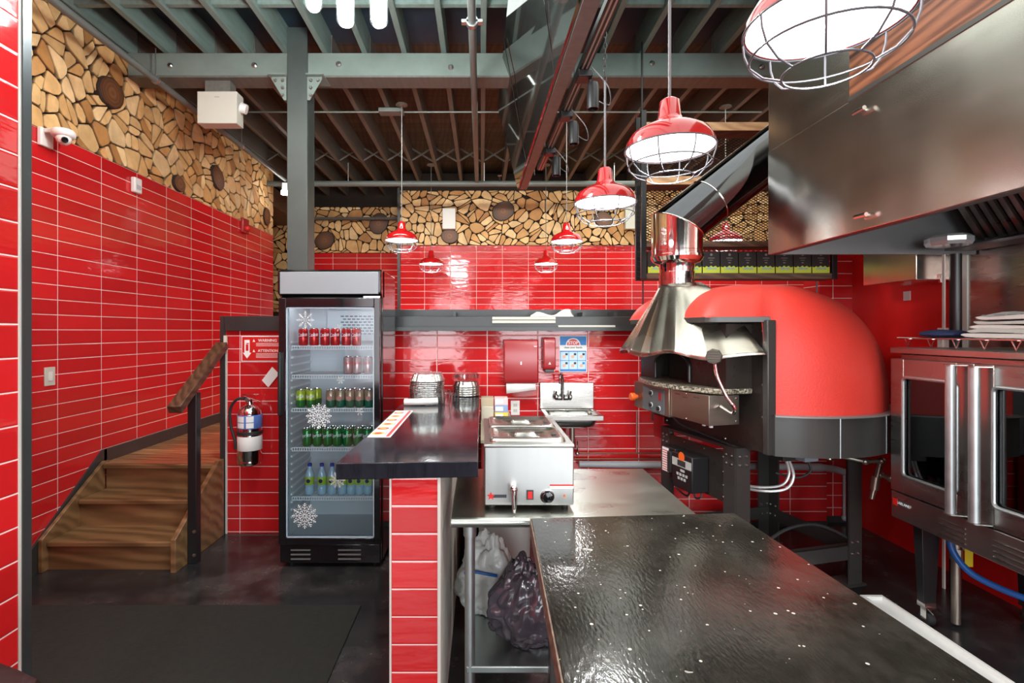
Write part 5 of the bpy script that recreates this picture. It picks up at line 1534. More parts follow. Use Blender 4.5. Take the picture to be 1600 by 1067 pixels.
# blue hose and gas pipe under the oven
single('blue_hose', MB().tube(smooth_path([(2.475, 2.70, .545), (2.470, 2.69, .44), (2.505, 2.63, .345), (2.57, 2.53, .305), (2.65, 2.40, .29), (2.72, 2.2, .28), (2.76, 1.95, .27)], 8), .016, 12), M['hose_blue'], 'bright blue flexible hose curving under the double door oven', 'hose')
gp = thing('gas_connector', 'weathered brown gas pipe with a yellow tag under the double door oven', 'pipe', (2.535, 2.735, 0))
obj('pipe', MB().cyl((2.535, 2.735, .02), (2.535, 2.735, .549), .021, n=14), M['brass'], gp)
obj('fitting', MB().cyl((2.535, 2.735, .36), (2.535, 2.735, .42), .029, n=8), M['brass'], gp)
obj('tag', MB().box(2.562, 2.605, 2.712, 2.714, .33, .46), M['yellow'], gp)
# valve assembly between the ovens
pv = thing('gas_manifold', 'jointed dark gas pipes with valve between dome oven and double door oven', 'pipe', (2.4, 3.2, .5))
def pipe_run(m, pts, r=.013): 
    for a, b in zip(pts[:-1], pts[1:]): m.cyl(a, b, r, n=12)
    for p in pts: m.ball(p, r*1.6, 10)
    return m
V1 = P(1310, 712, 3.15); V2 = P(1352, 721, 3.10); V3 = P(1378, 720, 3.08); V4 = P(1362, 775, 3.06); V5 = P(1392, 748, 3.0)
obj('pipe', pipe_run(MB(), [V1, V2, V3]), M['brass'], pv)
obj('valve', MB().cyl(P(1376, 722, 3.09), P(1362, 780, 3.06), .014, n=12).cyl(P(1369, 745, 3.07), P(1366, 765, 3.07), .022, n=12), M['brass'], pv)
obj('pipe', pipe_run(MB(), [P(1376, 742, 3.08), V5, Vector((2.36, 2.86, .675))]), M['brass'], pv)

# ================================================================ SUSPENDED SHELF UNIT
SX0, SX1, SYF, SYB = 1.245, 2.77, 3.98, 4.12
su = thing('suspended_shelf', 'black framed hanging shelf with wire mesh back above the pizza oven', 'shelf', (2.0, 4.05, 1.99))
for x in (SX0, SX1-.04):
    for y in (SYF, SYB-.0):
        m = MB().box(x, x+.04, y, y+.03, 1.985, 3.30)
        obj('post', m, M['black'], su, bev=.002)
obj('hanger', MB().cyl((SX0+.02, SYF+.05, 3.30), (SX0+.02, SYF+.05, 3.855), .008, n=10), M['black'], su)
obj('hanger', MB().cyl((SX1-.02, SYF+.05, 3.30), (SX1-.02, SYF+.05, 3.855), .008, n=10), M['black'], su)
obj('lower_rod', MB().cyl((SX0+.06, SYF+.155, 1.585), (SX0+.06, SYF+.155, 1.985), .006, n=8), M['black'], su)
obj('lower_rod', MB().cyl((SX1-.06, SYF+.155, 1.585), (SX1-.06, SYF+.155, 1.985), .006, n=8), M['black'], su)
for z, mm in ((1.985, 'dark_wood'), (2.235, 'dark_wood'), (2.72, 'shelf_wood'), (3.14, 'shelf_wood')):
    zz_ = z
    m = MB().box(SX0+.04, SX1-.04, SYF+.005, SYB+.03, zz_, zz_+.045)
    s_ = obj('shelf_board', m, M['dark_wood'], su, bev=.002)
    if mm == 'shelf_wood': obj('front_edge', MB().box(SX0+.04, SX1-.04, SYF-.003, SYF+.004, zz_-.002, zz_+.062), M['shelf_wood'], s_)
def mesh_panel(mb, x0, x1, y, z0, z1, pitch=.026, r=.0016):
    n = int((x1-x0+z1-z0)/pitch)
    w, h = x1-x0, z1-z0
    for k in range(-int(h/pitch/.55)-1, int(w/pitch)+1):
        for s in (0, 1):
            # lines with slope .55
            xa = x0+k*pitch; xb = xa+h/.55
            za, zb = z0, z1
            if xa < x0: za = z0+(x0-xa)*.55; xa = x0
            if xb > x1: zb = z1-(xb-x1)*.55; xb = x1
            if xb <= xa: continue
            if s: mb.tube([(x0+x1-xa, y, za), (x0+x1-xb, y, zb)], r, 3, cap=False)
            else: mb.tube([(xa, y+.002, za), (xb, y+.002, zb)], r, 3, cap=False)
mp_ = MB(); mesh_panel(mp_, SX0+.04, SX1-.04, SYB+.033, 2.03, 3.14, .040, .0035)
obj('mesh_back', mp_, M['mesh_black'], su, smooth=False)
sd = MB()
for x in (SX0+.008,):
    for k in range(30): sd.tube([(x, SYF+.03, 2.0+k*.040), (x, SYB, 2.02+k*.040)], .002, 4)
obj('mesh_side', sd, M['mesh_black'], su, smooth=False)
# cartons on the lowest shelf
bxm = mat('matt black carton', (.022, .018, .016), .5)
grn = mat('yellow green carton foot', (.58, .68, .06), .5); blu = mat('pale blue hill print', (.28, .50, .45), .5)
cz = 1.985+.045
proto = None
for k in range(10):
    x = SX0+.055+k*.1425
    lab = 'black carton with yellow green foot, %s on the hanging shelf' % (['leftmost', 'second from left', 'third from left', 'fourth from left', 'fifth from left', 'fifth from right', 'fourth from right', 'third from right', 'second from right', 'rightmost'][k])
    if proto is None:
        proto = thing('dry_goods_box', lab, 'box', (x+.066, SYF+.06, cz), 'black cartons on the hanging shelf')
        obj('carton', MB().box(x, x+.134, SYF+.015, SYF+.125, cz+.0005, cz+.170), bxm, proto, bev=.002)
        hills = [(x, cz+.002), (x+.134, cz+.002), (x+.134, cz+.052), (x+.115, cz+.045), (x+.10, cz+.058), (x+.08, cz+.048), (x+.066, cz+.060), (x+.045, cz+.046), (x+.03, cz+.056), (x+.015, cz+.045), (x, cz+.052)]
        obj('landscape_print', MB().prism(hills[::-1], 'y', SYF+.0135, SYF+.0148), grn, proto)
        obj('hill_print', MB().prism([(x+.02, cz+.030), (x+.115, cz+.030), (x+.10, cz+.046), (x+.075, cz+.038), (x+.055, cz+.050), (x+.035, cz+.038)][::-1], 'y', SYF+.0128, SYF+.0135), blu, proto)
        lm = MB().lathe([(0, 0), (.010, 0), (.010, .001), (0, .001)], (x+.067, SYF+.0148, cz+.145), 12, axis=(0, -1, 0))
        lm.box(x+.042, x+.092, SYF+.014, SYF+.0148, cz+.116, cz+.121).box(x+.052, x+.082, SYF+.014, SYF+.0148, cz+.100, cz+.104).box(x+.058, x+.076, SYF+.014, SYF+.0148, cz+.078, cz+.086)
        obj('logo_print', lm, mat('grey print', (.22, .20, .19), .5), proto)
    else:
        copy_tree(proto, (x+.066, SYF+.06, cz), lab)

# ================================================================ HAND SINK
Y0 = HW
sk2 = thing('hand_sink', 'small stainless wall hung hand sink with gooseneck tap', 'sink', (.70, 3.95, .86))
a0_, a1_ = .472, .905
bs_ = MB().prism([(Y0-.004, 1.165), (Y0-.03, 1.165), (Y0-.03, .955), (Y0-.004, .955)], 'x', a0_, a1_)
obj('backsplash', bs_, M['steel'], sk2, bev=.004)
yf_ = 3.78
rimm = MB().box(a0_, a1_, yf_, yf_+.035, .915, .955).box(a0_, a1_, Y0-.06, Y0-.031, .935, .955).box(a0_, a0_+.035, yf_+.035, Y0-.06, .935, .955).box(a1_-.035, a1_, yf_+.035, Y0-.06, .935, .955)
obj('rim', rimm, M['steel'], sk2, bev=.004)
bas = MB(); rg = []
for (ins, z) in ((.0, .946), (.006, .90), (.02, .862), (.06, .850)):
    rg.append(rr(a0_+.032+ins, a1_-.032-ins, yf_+.032+ins, Y0-.058-ins, .05, z))
bas.sweep(rg[::-1], cap=False); bas.add(rg[-1], [tuple(range(len(rg[-1])))])
bo = obj('basin', bas, M['steel'], sk2, angle=60); so = bo.modifiers.new('t', 'SOLIDIFY'); so.thickness = .004
fx = (879-752)*4.1/800
fa = MB().tube(smooth_path([(fx, 4.085, 1.06), (fx, 4.085, 1.18), (fx-.008, 4.07, 1.225), (fx-.02, 4.03, 1.245), (fx-.035, 3.99, 1.225), (fx-.04, 3.975, 1.17)]), .009, 12)
obj('spout', fa, mat('dark chrome', (.30, .30, .29), .15, metal=1), sk2)
dc = MATS['dark chrome']
obj('tap_body', MB().cyl((fx-.055, 4.10, 1.045), (fx+.055, 4.10, 1.045), .020, n=14).cyl((fx, 4.09, 1.03), (fx, 4.09, 1.075), .018, n=14), dc, sk2)
for s in (-1, 1):
    obj('tap_handle', MB().ball((fx+s*.055, 4.07, 1.055), .022, 10, (.8, 1.1, 1.2)).cyl((fx+s*.055, 4.08, 1.06), (fx+s*.058, 4.05, 1.10), .007, n=8), dc, sk2)
obj('drain_pipe', MB().cyl((.70, 3.95, .72), (.70, 3.95, .85), .022, n=14).tube(smooth_path([(.70, 3.95, .72), (.70, 3.97, .66), (.71, 4.03, .63), (.72, Y0-.004, .64)]), .018, 12), M['brass'], sk2)
# pipes along the wall
wp = thing('copper_water_pipes', 'pair of thin copper water pipes running along the tiles below the sink', 'pipe', (1.1, 4.12, .55))
for (py, px0, px1) in ((708, 900, 1000), (717, 898, 1010)):
    a = P(px0, py, 4.12); b = P(px1+40, py, 4.12)
    obj('pipe', MB().cyl((a.x, 4.12, a.z), (b.x, 4.12, a.z), .006, n=8), mat('dull copper', (.30, .16, .10), .35, metal=.8), wp)
obj('riser', MB().cyl((P(995, 0, 4.12).x, 4.12, .60), (P(995, 0, 4.12).x, 4.12, .93), .005, n=8), M['brass'], wp)
obj('stop_valve', MB().ball((P(902, 0, 4.1).x, 4.10, .60), .018, 10).cyl((P(902, 0, 4.1).x, 4.10, .60), (P(902, 0, 4.1).x, 4.10, .70), .006, n=8), M['chrome_small'], wp)
dp = thing('pvc_drain_pipe', 'grey plastic drain pipe running low along the tiled wall behind the ovens', 'pipe', (1.7, 4.10, .45))
z1_ = 1.58-(725-517)*4.09/800
obj('pipe', MB().tube(smooth_path([(.78, 4.09, z1_), (1.5, 4.09, z1_-.01), (2.3, 4.09, z1_-.02), (2.75, 4.09, z1_-.03), (2.99, 4.05, z1_-.09)], 8), .027, 16), M['pvc'], dp)
obj('coupling', MB().cyl((2.62, 4.09, z1_-.026), (2.72, 4.09, z1_-.028), .033, n=16), M['pvc'], dp)
cg = thing('corner_conduit', 'thin grey conduit dropping down the back right corner', 'conduit', (2.98, 4.2, 0))
obj('conduit', MB().cyl((2.98, 4.205, .03), (2.98, 4.205, .40), .010, n=10), M['pvc'], cg)
obj('elbow', MB().ball((2.98, 4.20, .045), .024, 10), M['pvc'], cg)
bn = MB().lathe([(0, 0), (.13, 0), (.155, .42), (.162, .43), (.155, .44), (.13, .43), (.12, .02), (0, .02)], (1.02, 3.86, 0), 28)
single('black_bin', bn, M['black'], 'round dark bin on the floor below the hand sink', 'bin')
# dispensers
td = thing('towel_dispenser', 'wide dark red wall dispenser with a white paper towel sticking out', 'paper towel dispenser', (.315, 4.05, 1.16))
tx0, tx1 = P(787, 0, 4.05).x, P(841, 0, 4.05).x
obj('case', MB().prism([(Y0-.002, 1.165), (Y0-.10, 1.165), (Y0-.115, 1.20), (Y0-.115, 1.475), (Y0-.10, 1.512), (Y0-.002, 1.512)], 'x', tx0, tx1), M['red_plastic'], td, bev=.010, seg=3)
obj('keyhole', MB().box((tx0+tx1)/2-.004, (tx0+tx1)/2+.004, Y0-.117, Y0-.1145, 1.315, 1.34), M['foil'], td)
obj('maker_mark', MB().box(tx1-.035, tx1-.012, Y0-.1165, Y0-.115, 1.455, 1.461), M['sign_white'], td)
pt_ = MB().add([(tx0+.02, Y0-.09, 1.164), (tx1-.02, Y0-.09, 1.164), (tx1-.018, Y0-.105, 1.115), (tx0+.022, Y0-.105, 1.085)], [(0, 1, 2, 3)])
po_ = obj('paper_towel', pt_, M['paper'], td); po_.modifiers.new('t', 'SOLIDIFY').thickness = .001
sdp = thing('soap_dispenser', 'narrow dark red soap dispenser between the towel dispenser and the poster', 'soap dispenser', (.53, 4.08, 1.24))
q0, q1 = P(849, 0, 4.07).x, P(868, 0, 4.07).x
obj('case', MB().prism([(Y0-.002, 1.275), (Y0-.09, 1.275), (Y0-.10, 1.30), (Y0-.10, 1.50), (Y0-.085, 1.528), (Y0-.002, 1.528)], 'x', q0, q1), M['red_plastic'], sdp, bev=.008, seg=3)
obj('nozzle', MB().box(q0+.012, q1-.012, Y0-.08, Y0-.02, 1.252, 1.276), M['charcoal'], sdp, bev=.004)
obj('drop_symbol', MB().prism([((q0+q1)/2-.010, 1.315), ((q0+q1)/2+.010, 1.315), ((q0+q1)/2, 1.335)], 'y', Y0-.1018, Y0-.100), M['sign_white'], sdp)
# poster
ps = thing('handwash_poster', 'blue and white hand washing poster headed STOP above the sink', 'poster', (.74, Y0-.003, 1.26))
p0, p1 = P(874, 581, Y0-.002), P(917, 524.5, Y0-.002)
xa, xb, za, zb = p0.x, p1.x, p0.z, p1.z
Wd, Hd = xb-xa, zb-za
obj('sheet', MB().box(xa, xb, Y0-.003, Y0-.0005, za, zb), M['sign_white'], ps)
obj('blue_header', MB().box(xa+.005, xb-.005, Y0-.0035, Y0-.003, zb-.26*Hd, zb-.004), M['blue'], ps)
octp = []
cx = (xa+xb)/2; cz_ = zb-.26*Hd
for k in range(9):
    a = PI*k/8; octp.append((cx+.060*math.cos(a), cz_+.058*math.sin(a)))
obj('octagon_border', MB().prism([(a, b) for a, b in octp], 'y', Y0-.0039, Y0-.0035), M['sign_white'], ps)
obj('octagon', MB().prism([(cx+(a-cx)*.86, cz_+(b-cz_)*.86) for a, b in octp], 'y', Y0-.0043, Y0-.0039), M['sign_red'], ps)
obj('lettering', text_mb(MB(), 'STOP', .034, (cx, Y0-.0046, cz_+.018), bold=True), M['sign_white'], ps, smooth=False)
obj('lettering', text_mb(MB(), 'clean your hands', .0215, (cx, Y0-.0036, zb-.325*Hd), bold=True), M['ink'], ps, smooth=False)
obj('blue_grid', MB().box(xa+.005, xb-.005, Y0-.0034, Y0-.003, za+.004, zb-.415*Hd), M['blue'], ps)
cw = (Wd-.016)/3; chh = (zb-.415*Hd-za-.026)/2
for r_ in range(2):
    for c_ in range(3):
        px_ = xa+.008+c_*cw; pz_ = za+.020+r_*chh
        pp = obj('picture', MB().box(px_+.002, px_+cw-.002, Y0-.0038, Y0-.0034, pz_+.002, pz_+chh-.003), M['sky_panel'], ps)
        obj('hand_drawing', MB().lathe([(0, 0), (.014, 0), (.014, .0005), (0, .0005)], (px_+cw*.45, Y0-.0038, pz_+chh*.42), 9, axis=(0, -1, 0)), M['skin_ink'], pp)
        obj('sleeve_drawing', MB().box(px_+cw*.58, px_+cw*.86, Y0-.0043, Y0-.0039, pz_+chh*.58, pz_+chh*.82), M['ink'] if r_ or c_ != 2 else M['blue'], pp)
# outlet beside the cartons
def outlet(name, label, cx, cz, y, w=.072, h=.118):
    t = thing(name, label, 'outlet', (cx, y, cz-h/2))
    obj('plate', MB().box(cx-w/2, cx+w/2, y-.006, y-.0005, cz-h/2, cz+h/2), M['white'], t, bev=.002)
    for dz in (-.022, .022):
        s = obj('socket', MB().box(cx-.017, cx+.017, y-.0075, y-.006, cz+dz-.014, cz+dz+.014), M['offwhite'], t, bev=.001)
        obj('slot', MB().box(cx-.008, cx-.006, y-.0080, y-.0075, cz+dz-.004, cz+dz+.008).box(cx+.006, cx+.008, y-.0080, y-.0075, cz+dz-.004, cz+dz+.008), M['ink'], s)
q = P(805, 637, Y0)
outlet('power_outlet', 'white double power outlet on the tiles left of the hand sink', q.x, q.z, Y0)
# light metal strips on the ledge
q0 = P(769, 505, 4.10); q1 = P(868, 495, 4.10)
m = MB().box(q0.x, q1.x, 4.085, 4.113, q0.z, q0.z+.022).box(q0.x, q1.x, 4.085, 4.113, q0.z+.028, q1.z)
sm = thing('metal_strip_holder', 'pale double metal strip fixed on the ledge left of the poster', 'strip', ((q0.x+q1.x)/2, 4.10, q0.z))
obj('strip', MB().box(q0.x, q1.x, 4.09, 4.114, q0.z, q0.z+.023), M['offwhite'], sm, bev=.002)
obj('strip', MB().box(q0.x, q1.x, 4.09, 4.114, q0.z+.028, q1.z), M['offwhite'], sm, bev=.002)
q0 = P(872, 516, 4.10); q1 = P(961, 508, 4.10)
single('metal_strip', MB().box(q0.x, q1.x, 4.09, 4.114, q0.z, q1.z), M['offwhite'], 'single pale metal strip on the ledge just above the poster', 'strip', bev=.002)
fc = MB(); rings = []
q = P(864, 494, 4.2)
for j in range(15):
    t = j/14; X = q.x-.165+.33*t
    ring = []
    for k in range(16):
        a = 2*PI*k/16
        hgt = .028+.018*t+.010*math.sin(t*9)+.004*noise.noise(Vector((X*20, k, 0)))
        ring.append((X+.02*math.sin(a*2), 4.285+.085*(abs(math.cos(a))**.4)*(1 if math.cos(a) > 0 else -1), ZH+.031+hgt+hgt*math.sin(a)+.045))
    rings.append(ring)
fc.sweep(rings)
for v in fc.v:
    if v.z < ZH+.031+.060: v.z = ZH+.031
single('folded_cloth', fc, M['cloth_white'], 'folded white cloth lying on top of the charcoal ledge', 'cloth')
# right corner things
ec_ = thing('steel_wall_box', 'stainless equipment box on the red right wall under the hood', 'wall box', (2.92, 3.45, 1.91))
obj('case', MB().box(2.76, 3.069, 3.25, 3.70, 1.905, 2.30), M['steel_hood'], ec_, bev=.004)
obj('latch', MB().box(2.90, 2.93, 3.235, 3.25, 1.885, 1.94), M['chrome_small'], ec_, bev=.002)
bp = thing('black_wall_pipe', 'black vertical pipe with a white edge between hood and oven top', 'pipe', (2.90, 3.13, .3))
obj('pipe', MB().cyl((2.89, 3.12, .0), (2.89, 3.12, 2.049), .030, n=20), M['black'], bp)
obj('white_edge', MB().box(2.835, 2.843, 3.135, 3.15, 0, 2.049), M['grout'], bp)
tg2 = MB().box(3.066, 3.0695, 3.66, 3.72, 1.80, 1.865)
single('white_tag', tg2, M['paper'], 'small white tag on the red wall below the steel wall box', 'tag')
rt = thing('wall_socket', 'white socket plate on the red wall behind the oven top rack', 'socket', (3.06, 3.37, 1.48))
obj('plate', MB().box(3.063, 3.0695, 3.35, 3.44, 1.46, 1.60), M['white'], rt, bev=.002)
obj('socket', MB().box(3.061, 3.063, 3.375, 3.415, 1.50, 1.56), M['offwhite'], rt)

# ================================================================ PENDANT LAMPS
LR = .16
def make_lamp(label, loc, top, group, rod=M['grey_wire'], rr_=.006, chain=None):
    # loc = centre of the rim
    x, y, z = loc
    t = thing('pendant_lamp', label, 'lamp', loc, group)
    sh = MB().lathe([(.020, .190), (.036, .178), (.042, .120), (.056, .098), (.100, .080), (.140, .055), (.158, .025), (.162, .0), (.158, .0), (.154, .022), (.136, .050), (.098, .073), (.052, .090)], loc, 44)
    s_ = obj('shade', sh, M['red_enamel'], t, angle=50)
    obj('reflector', MB().lathe([(.153, .020), (.135, .047), (.097, .070), (.03, .085), (.03, .088), (.09, .074), (.135, .051), (.1535, .022)], loc, 44), M['lamp_white'], t)
    obj('diffuser', MB().lathe([(0, -.003), (.08, -.002), (.1585, .0015), (.1585, .006), (0, .006)], loc, 40), M['lamp_glow'], t)
    cg = MB()
    n = 40
    def ring(r, h): cg.tube([(x+r*math.cos(2*PI*k/n), y+r*math.sin(2*PI*k/n), z+h) for k in range(n)], .0028, 6, closed=True)
    ring(.164, -.002); ring(.150, -.062); ring(.085, -.108)
    for k in range(8):
        a = 2*PI*k/8+.2
        cg.tube([(x+r*math.cos(a), y+r*math.sin(a), z+h) for r, h in ((.164, 0), (.161, -.030), (.150, -.062), (.122, -.092), (.085, -.108))], .0026, 6)
    obj('wire_cage', cg, M['cage_wire'], t)
    sd_ = bpy.data.lights.new('bulb', 'SPOT'); sd_.energy = 42; sd_.spot_size = R(160); sd_.spot_blend = .6
    sd_.shadow_soft_size = .055; sd_.color = (.98, 1.0, .98)
    sl_ = bpy.data.objects.new('bulb', sd_); sl_.parent = t; sl_.location = (0, 0, -.014); COL.objects.link(sl_)
    obj('rod', MB().cyl((x, y, z+.188), (x, y, (chain or top)-.012), rr_, n=8), rod, t)
    if chain:
        chm = MB()
        for k in range(int((top-chain)/.030)+1):
            zc = top-.012-k*.030; cpts = []
            for j in range(12):
                a = 2*PI*j/12; u_, v_ = .008*math.cos(a), .019*math.sin(a)
                cpts.append((x+(u_ if k % 2 else 0), y+(0 if k % 2 else u_), zc+v_))
            chm.tube(cpts, .0026, 5, closed=True)
        obj('chain', chm, M['charcoal_metal'], t)
    obj('ceiling_canopy', MB().lathe([(0, 0), (.055, 0), (.060, -.010), (.02, -.022), (0, -.022)], (x, y, top), 20), M['joist_warm_tint'], t)
    return t
TOPZ = CE
lamps = [
 ((.76, 1.13, 2.262), 'nearest and largest red caged pendant lamp, cut by the top edge', 'kitchen pendant lamps'),
 ((.71, 1.93, 2.266), 'red caged pendant lamp left of the exhaust hood end, second nearest', 'kitchen pendant lamps'),
 ((.66, 2.73, 2.262), 'red caged pendant lamp in front of the hanging shelf post', 'kitchen pendant lamps'),
 ((.87, 5.22, 2.49), 'small red caged pendant over the dining floor, right of the nearer pair', 'dining pendant lamps'),
 ((.89, 7.05, 2.50), 'tiny far red caged pendant, right one of the farthest pair', 'dining pendant lamps'),
 ((-.80, 5.15, 2.49), 'small red caged pendant over the dining floor, left of the nearer pair', 'dining pendant lamps'),
 ((-.69, 7.05, 2.50), 'tiny far red caged pendant, left one of the farthest pair', 'dining pendant lamps'),
 ((2.48, 5.20, 2.49), 'small pendant lamp seen through the mesh of the hanging shelf', 'dining pendant lamps'),
]
p1_ = p2_ = None
for (loc, lab, grp) in lamps:
    if grp.startswith('kitchen'):
        if 'shelf post' in lab: make_lamp(lab, loc, TOPZ, grp, chain=2.92)
        elif p1_ is None: p1_ = make_lamp(lab, loc, TOPZ, grp)
        else: copy_tree(p1_, loc, lab)
    else:
        if p2_ is None: p2_ = make_lamp(lab, loc, TOPZ, grp, M['grey_wire'], .004)
        else: copy_tree(p2_, loc, lab)

# chandelier of glass tubes
cl = thing('tube_chandelier', 'ceiling light with glowing glass tubes near the top of the photo', 'lamp', (-.60, 2.30, 2.95))
for i, (px, py) in enumerate(((490, 13), (540, 37), (592, 38))):
    d_ = 2.30+ (.12 if i == 0 else 0)
    q = P(px, py, d_)
    g = obj('glass_tube', MB().lathe([(.034, 0), (.040, .012), (.040, .30), (.036, .30), (.036, .014)], tuple(q), 24), M['glass_clear'], cl, angle=50)
    obj('bulb', MB().lathe([(0, .016), (.033, .024), (.034, .05), (.034, .28), (0, .29)], tuple(q), 20), M['tube_glow'], g)
    obj('holder', MB().lathe([(.020, .26), (.041, .30), (.041, .34), (.01, .36), (.006, .36), (.006, 3.66-q.z)], tuple(q), 20), M['black'], cl)
obj('ceiling_bar', MB().box(-.80, -.42, 2.26, 2.46, 3.64, 3.67).cyl((-.6, 2.35, 3.66), (-.6, 2.35, CE), .012, n=10), M['black'], cl)

# ================================================================ CEILING PIPES AND FITTINGS
spm = mat('grey painted pipe', (.13, .15, .14), .4, vary=.2)
pl_ = thing('sprinkler_pipe', 'long grey sprinkler pipe running along the left wall below the joists', 'pipe', (-2.62, 4, 3.60))
obj('pipe', MB().cyl((-2.62, -1.0, 3.60), (-2.62, 6.89, 3.60), .027, n=16), spm, pl_)
for y in (3.0, 4.12, 5.6):
    obj('hanger', MB().cyl((-2.62, y, 3.62), (-2.62, y, 3.855), .005, n=6).lathe([(.030, -.012), (.032, -.012), (.032, .012), (.030, .012)], (-2.62, y, 3.60), 16, axis=(0, 1, 0)), M['galv'], pl_)
pc = thing('sprinkler_pipe', 'grey sprinkler pipe running away in the middle of the ceiling', 'pipe', (-.06, 4, 3.60))
obj('pipe', MB().cyl((-.06, -1.0, 3.60), (-.06, 6.88, 3.60), .027, n=16), spm, pc)
obj('clamp', MB().lathe([(.028, -.02), (.040, -.02), (.040, .02), (.028, .02)], (-.06, 3.35, 3.60), 16, axis=(0, 1, 0)).box(-.13, .01, 3.33, 3.37, 3.590, 3.610), M['galv'], pc, bev=.003)
for y in (2.4, 4.6, 5.9):
    obj('hanger', MB().cyl((-.06, y, 3.62), (-.06, y, 3.855), .005, n=6), M['galv'], pc)
ph = thing('sprinkler_pipe', 'grey sprinkler main crossing the dining ceiling from side to side', 'pipe', (0, 6.93, 3.58))
obj('pipe', MB().cyl((-2.90, 6.96, 3.58), (3.2, 6.96, 3.58), .038, n=16), spm, ph)
for x in (-1.9, -.06, 1.7):
    obj('hanger', MB().cyl((x+.1, 6.93, 3.61), (x+.1, 6.93, 3.855), .006, n=6), M['galv'], ph)
obj('sprinkler_head', MB().cyl((.25, 6.93, 3.60), (.25, 6.93, 3.68), .012, n=8).lathe([(0, 0), (.03, 0), (.03, .004), (0, .004)], (.25, 6.93, 3.68), 12), M['chrome_small'], ph)
th = thing('ceiling_conduit', 'thin conduit with round box crossing the joists above the left pendant lamp', 'conduit', (-.8, 5.15, 3.84))
obj('conduit', MB().tube([(-2.8, 5.30, 3.845), (-.9, 5.30, 3.845), (2.9, 5.30, 3.845)], .009, 8), spm, th)
obj('junction_box', MB().box(-1.05, -.80, 5.22, 5.34, 3.82, 3.86), spm, th, bev=.004)
ho2 = []
# emergency light pack under the beam
em = thing('emergency_light', 'cream metal emergency light box hanging under the ceiling beam', 'emergency light', (-2.21, 4.29, 3.30))
ex0, ex1 = P(308, 0, 4.24).x, P(370, 0, 4.24).x
obj('case', MB().box(ex0, ex1, 4.24, 4.36, 3.30, 3.565), M['offwhite'], em, bev=.004)
obj('mount', MB().box(ex0+.06, ex1-.06, 4.25, 4.35, 3.566, 3.659), M['joist_warm_tint'], em)
obj('lamp_head', MB().lathe([(0, 0), (.045, 0), (.04, .05), (0, .055)], (ex1+.004, 4.30, 3.455), 16, axis=(1, .2, -.3)), M['white'], em)
obj('label', MB().box((ex0+ex1)/2-.02, (ex0+ex1)/2+.02, 4.2385, 4.24, 3.515, 3.52), mat('grey mark', (.3, .3, .28), .5), em)

# hanging tilted black glass panel
pb, pt2 = (.385, 3.08), (.165, 3.83)
gp_ = thing('glass_ceiling_panel', 'long tilted black mirror panel hanging from the joists', 'panel', (.3, 3.9, 3.08))
pan = MB().hexa([(.455, 1.4, 3.08), (.385, 5.42, 3.08), (.407, 5.42, 3.085), (.477, 1.4, 3.085)], [(.20, 1.4, 3.80), (.165, 5.15, 3.83), (.187, 5.15, 3.835), (.222, 1.4, 3.805)])
obj('glass', pan, M['mirror_black'], gp_, smooth=False)
rust = mat('rusty pink frame paint', (.17, .145, .13), .5, vary=.3, vscale=20)
obj('frame_edge', MB().hexa([(.478, 1.4, 3.075), (.408, 5.42, 3.075), (.480, 5.42, 3.075), (.560, 1.4, 3.075)], [(.478, 1.4, 3.10), (.408, 5.42, 3.10), (.480, 5.42, 3.10), (.560, 1.4, 3.10)]), rust, gp_)
obj('seam', MB().tube([(.398, 4.55, 3.055+.03), (.17, 3.9, 3.80)], .0035, 5).tube([(.43, 3.0, 3.08), (.195, 2.35, 3.79)], .0035, 5), M['chrome_small'], gp_)
for y in (1.8, 3.4, 5.0):
    obj('hanger', MB().cyl((.52, y, 3.10), (.50, y, 3.855), .004, n=6), M['black'], gp_)
tr = thing('track_light_rail', 'black ceiling track with pale strips running beside the tilted glass panel', 'track', (.66, 3.4, 3.12))
def rx(y): return .62-(y-2.35)*.022
obj('rail', MB().hexa([(rx(1.6)-.03, 1.6, 3.12), (rx(1.6)+.03, 1.6, 3.12), (rx(4.9)+.03, 4.9, 3.12), (rx(4.9)-.03, 4.9, 3.12)], [(rx(1.6)-.03, 1.6, 3.16), (rx(1.6)+.03, 1.6, 3.16), (rx(4.9)+.03, 4.9, 3.16), (rx(4.9)-.03, 4.9, 3.16)]), M['charcoal'], tr, bev=.002)
for s in (-.012, .012):
    obj('strip', MB().hexa([(rx(1.6)+s-.005, 1.6, 3.116), (rx(1.6)+s+.005, 1.6, 3.116), (rx(4.9)+s+.005, 4.9, 3.116), (rx(4.9)+s-.005, 4.9, 3.116)], [(rx(1.6)+s-.005, 1.6, 3.12), (rx(1.6)+s+.005, 1.6, 3.12), (rx(4.9)+s+.005, 4.9, 3.12), (rx(4.9)+s-.005, 4.9, 3.12)]), mat('tan strip', (.42, .30, .25), .4), tr)
for y in (2.0, 3.3, 4.6):
    obj('hanger', MB().cyl((rx(y), y, 3.16), (rx(y), y, 3.855), .004, n=6), M['black'], tr)
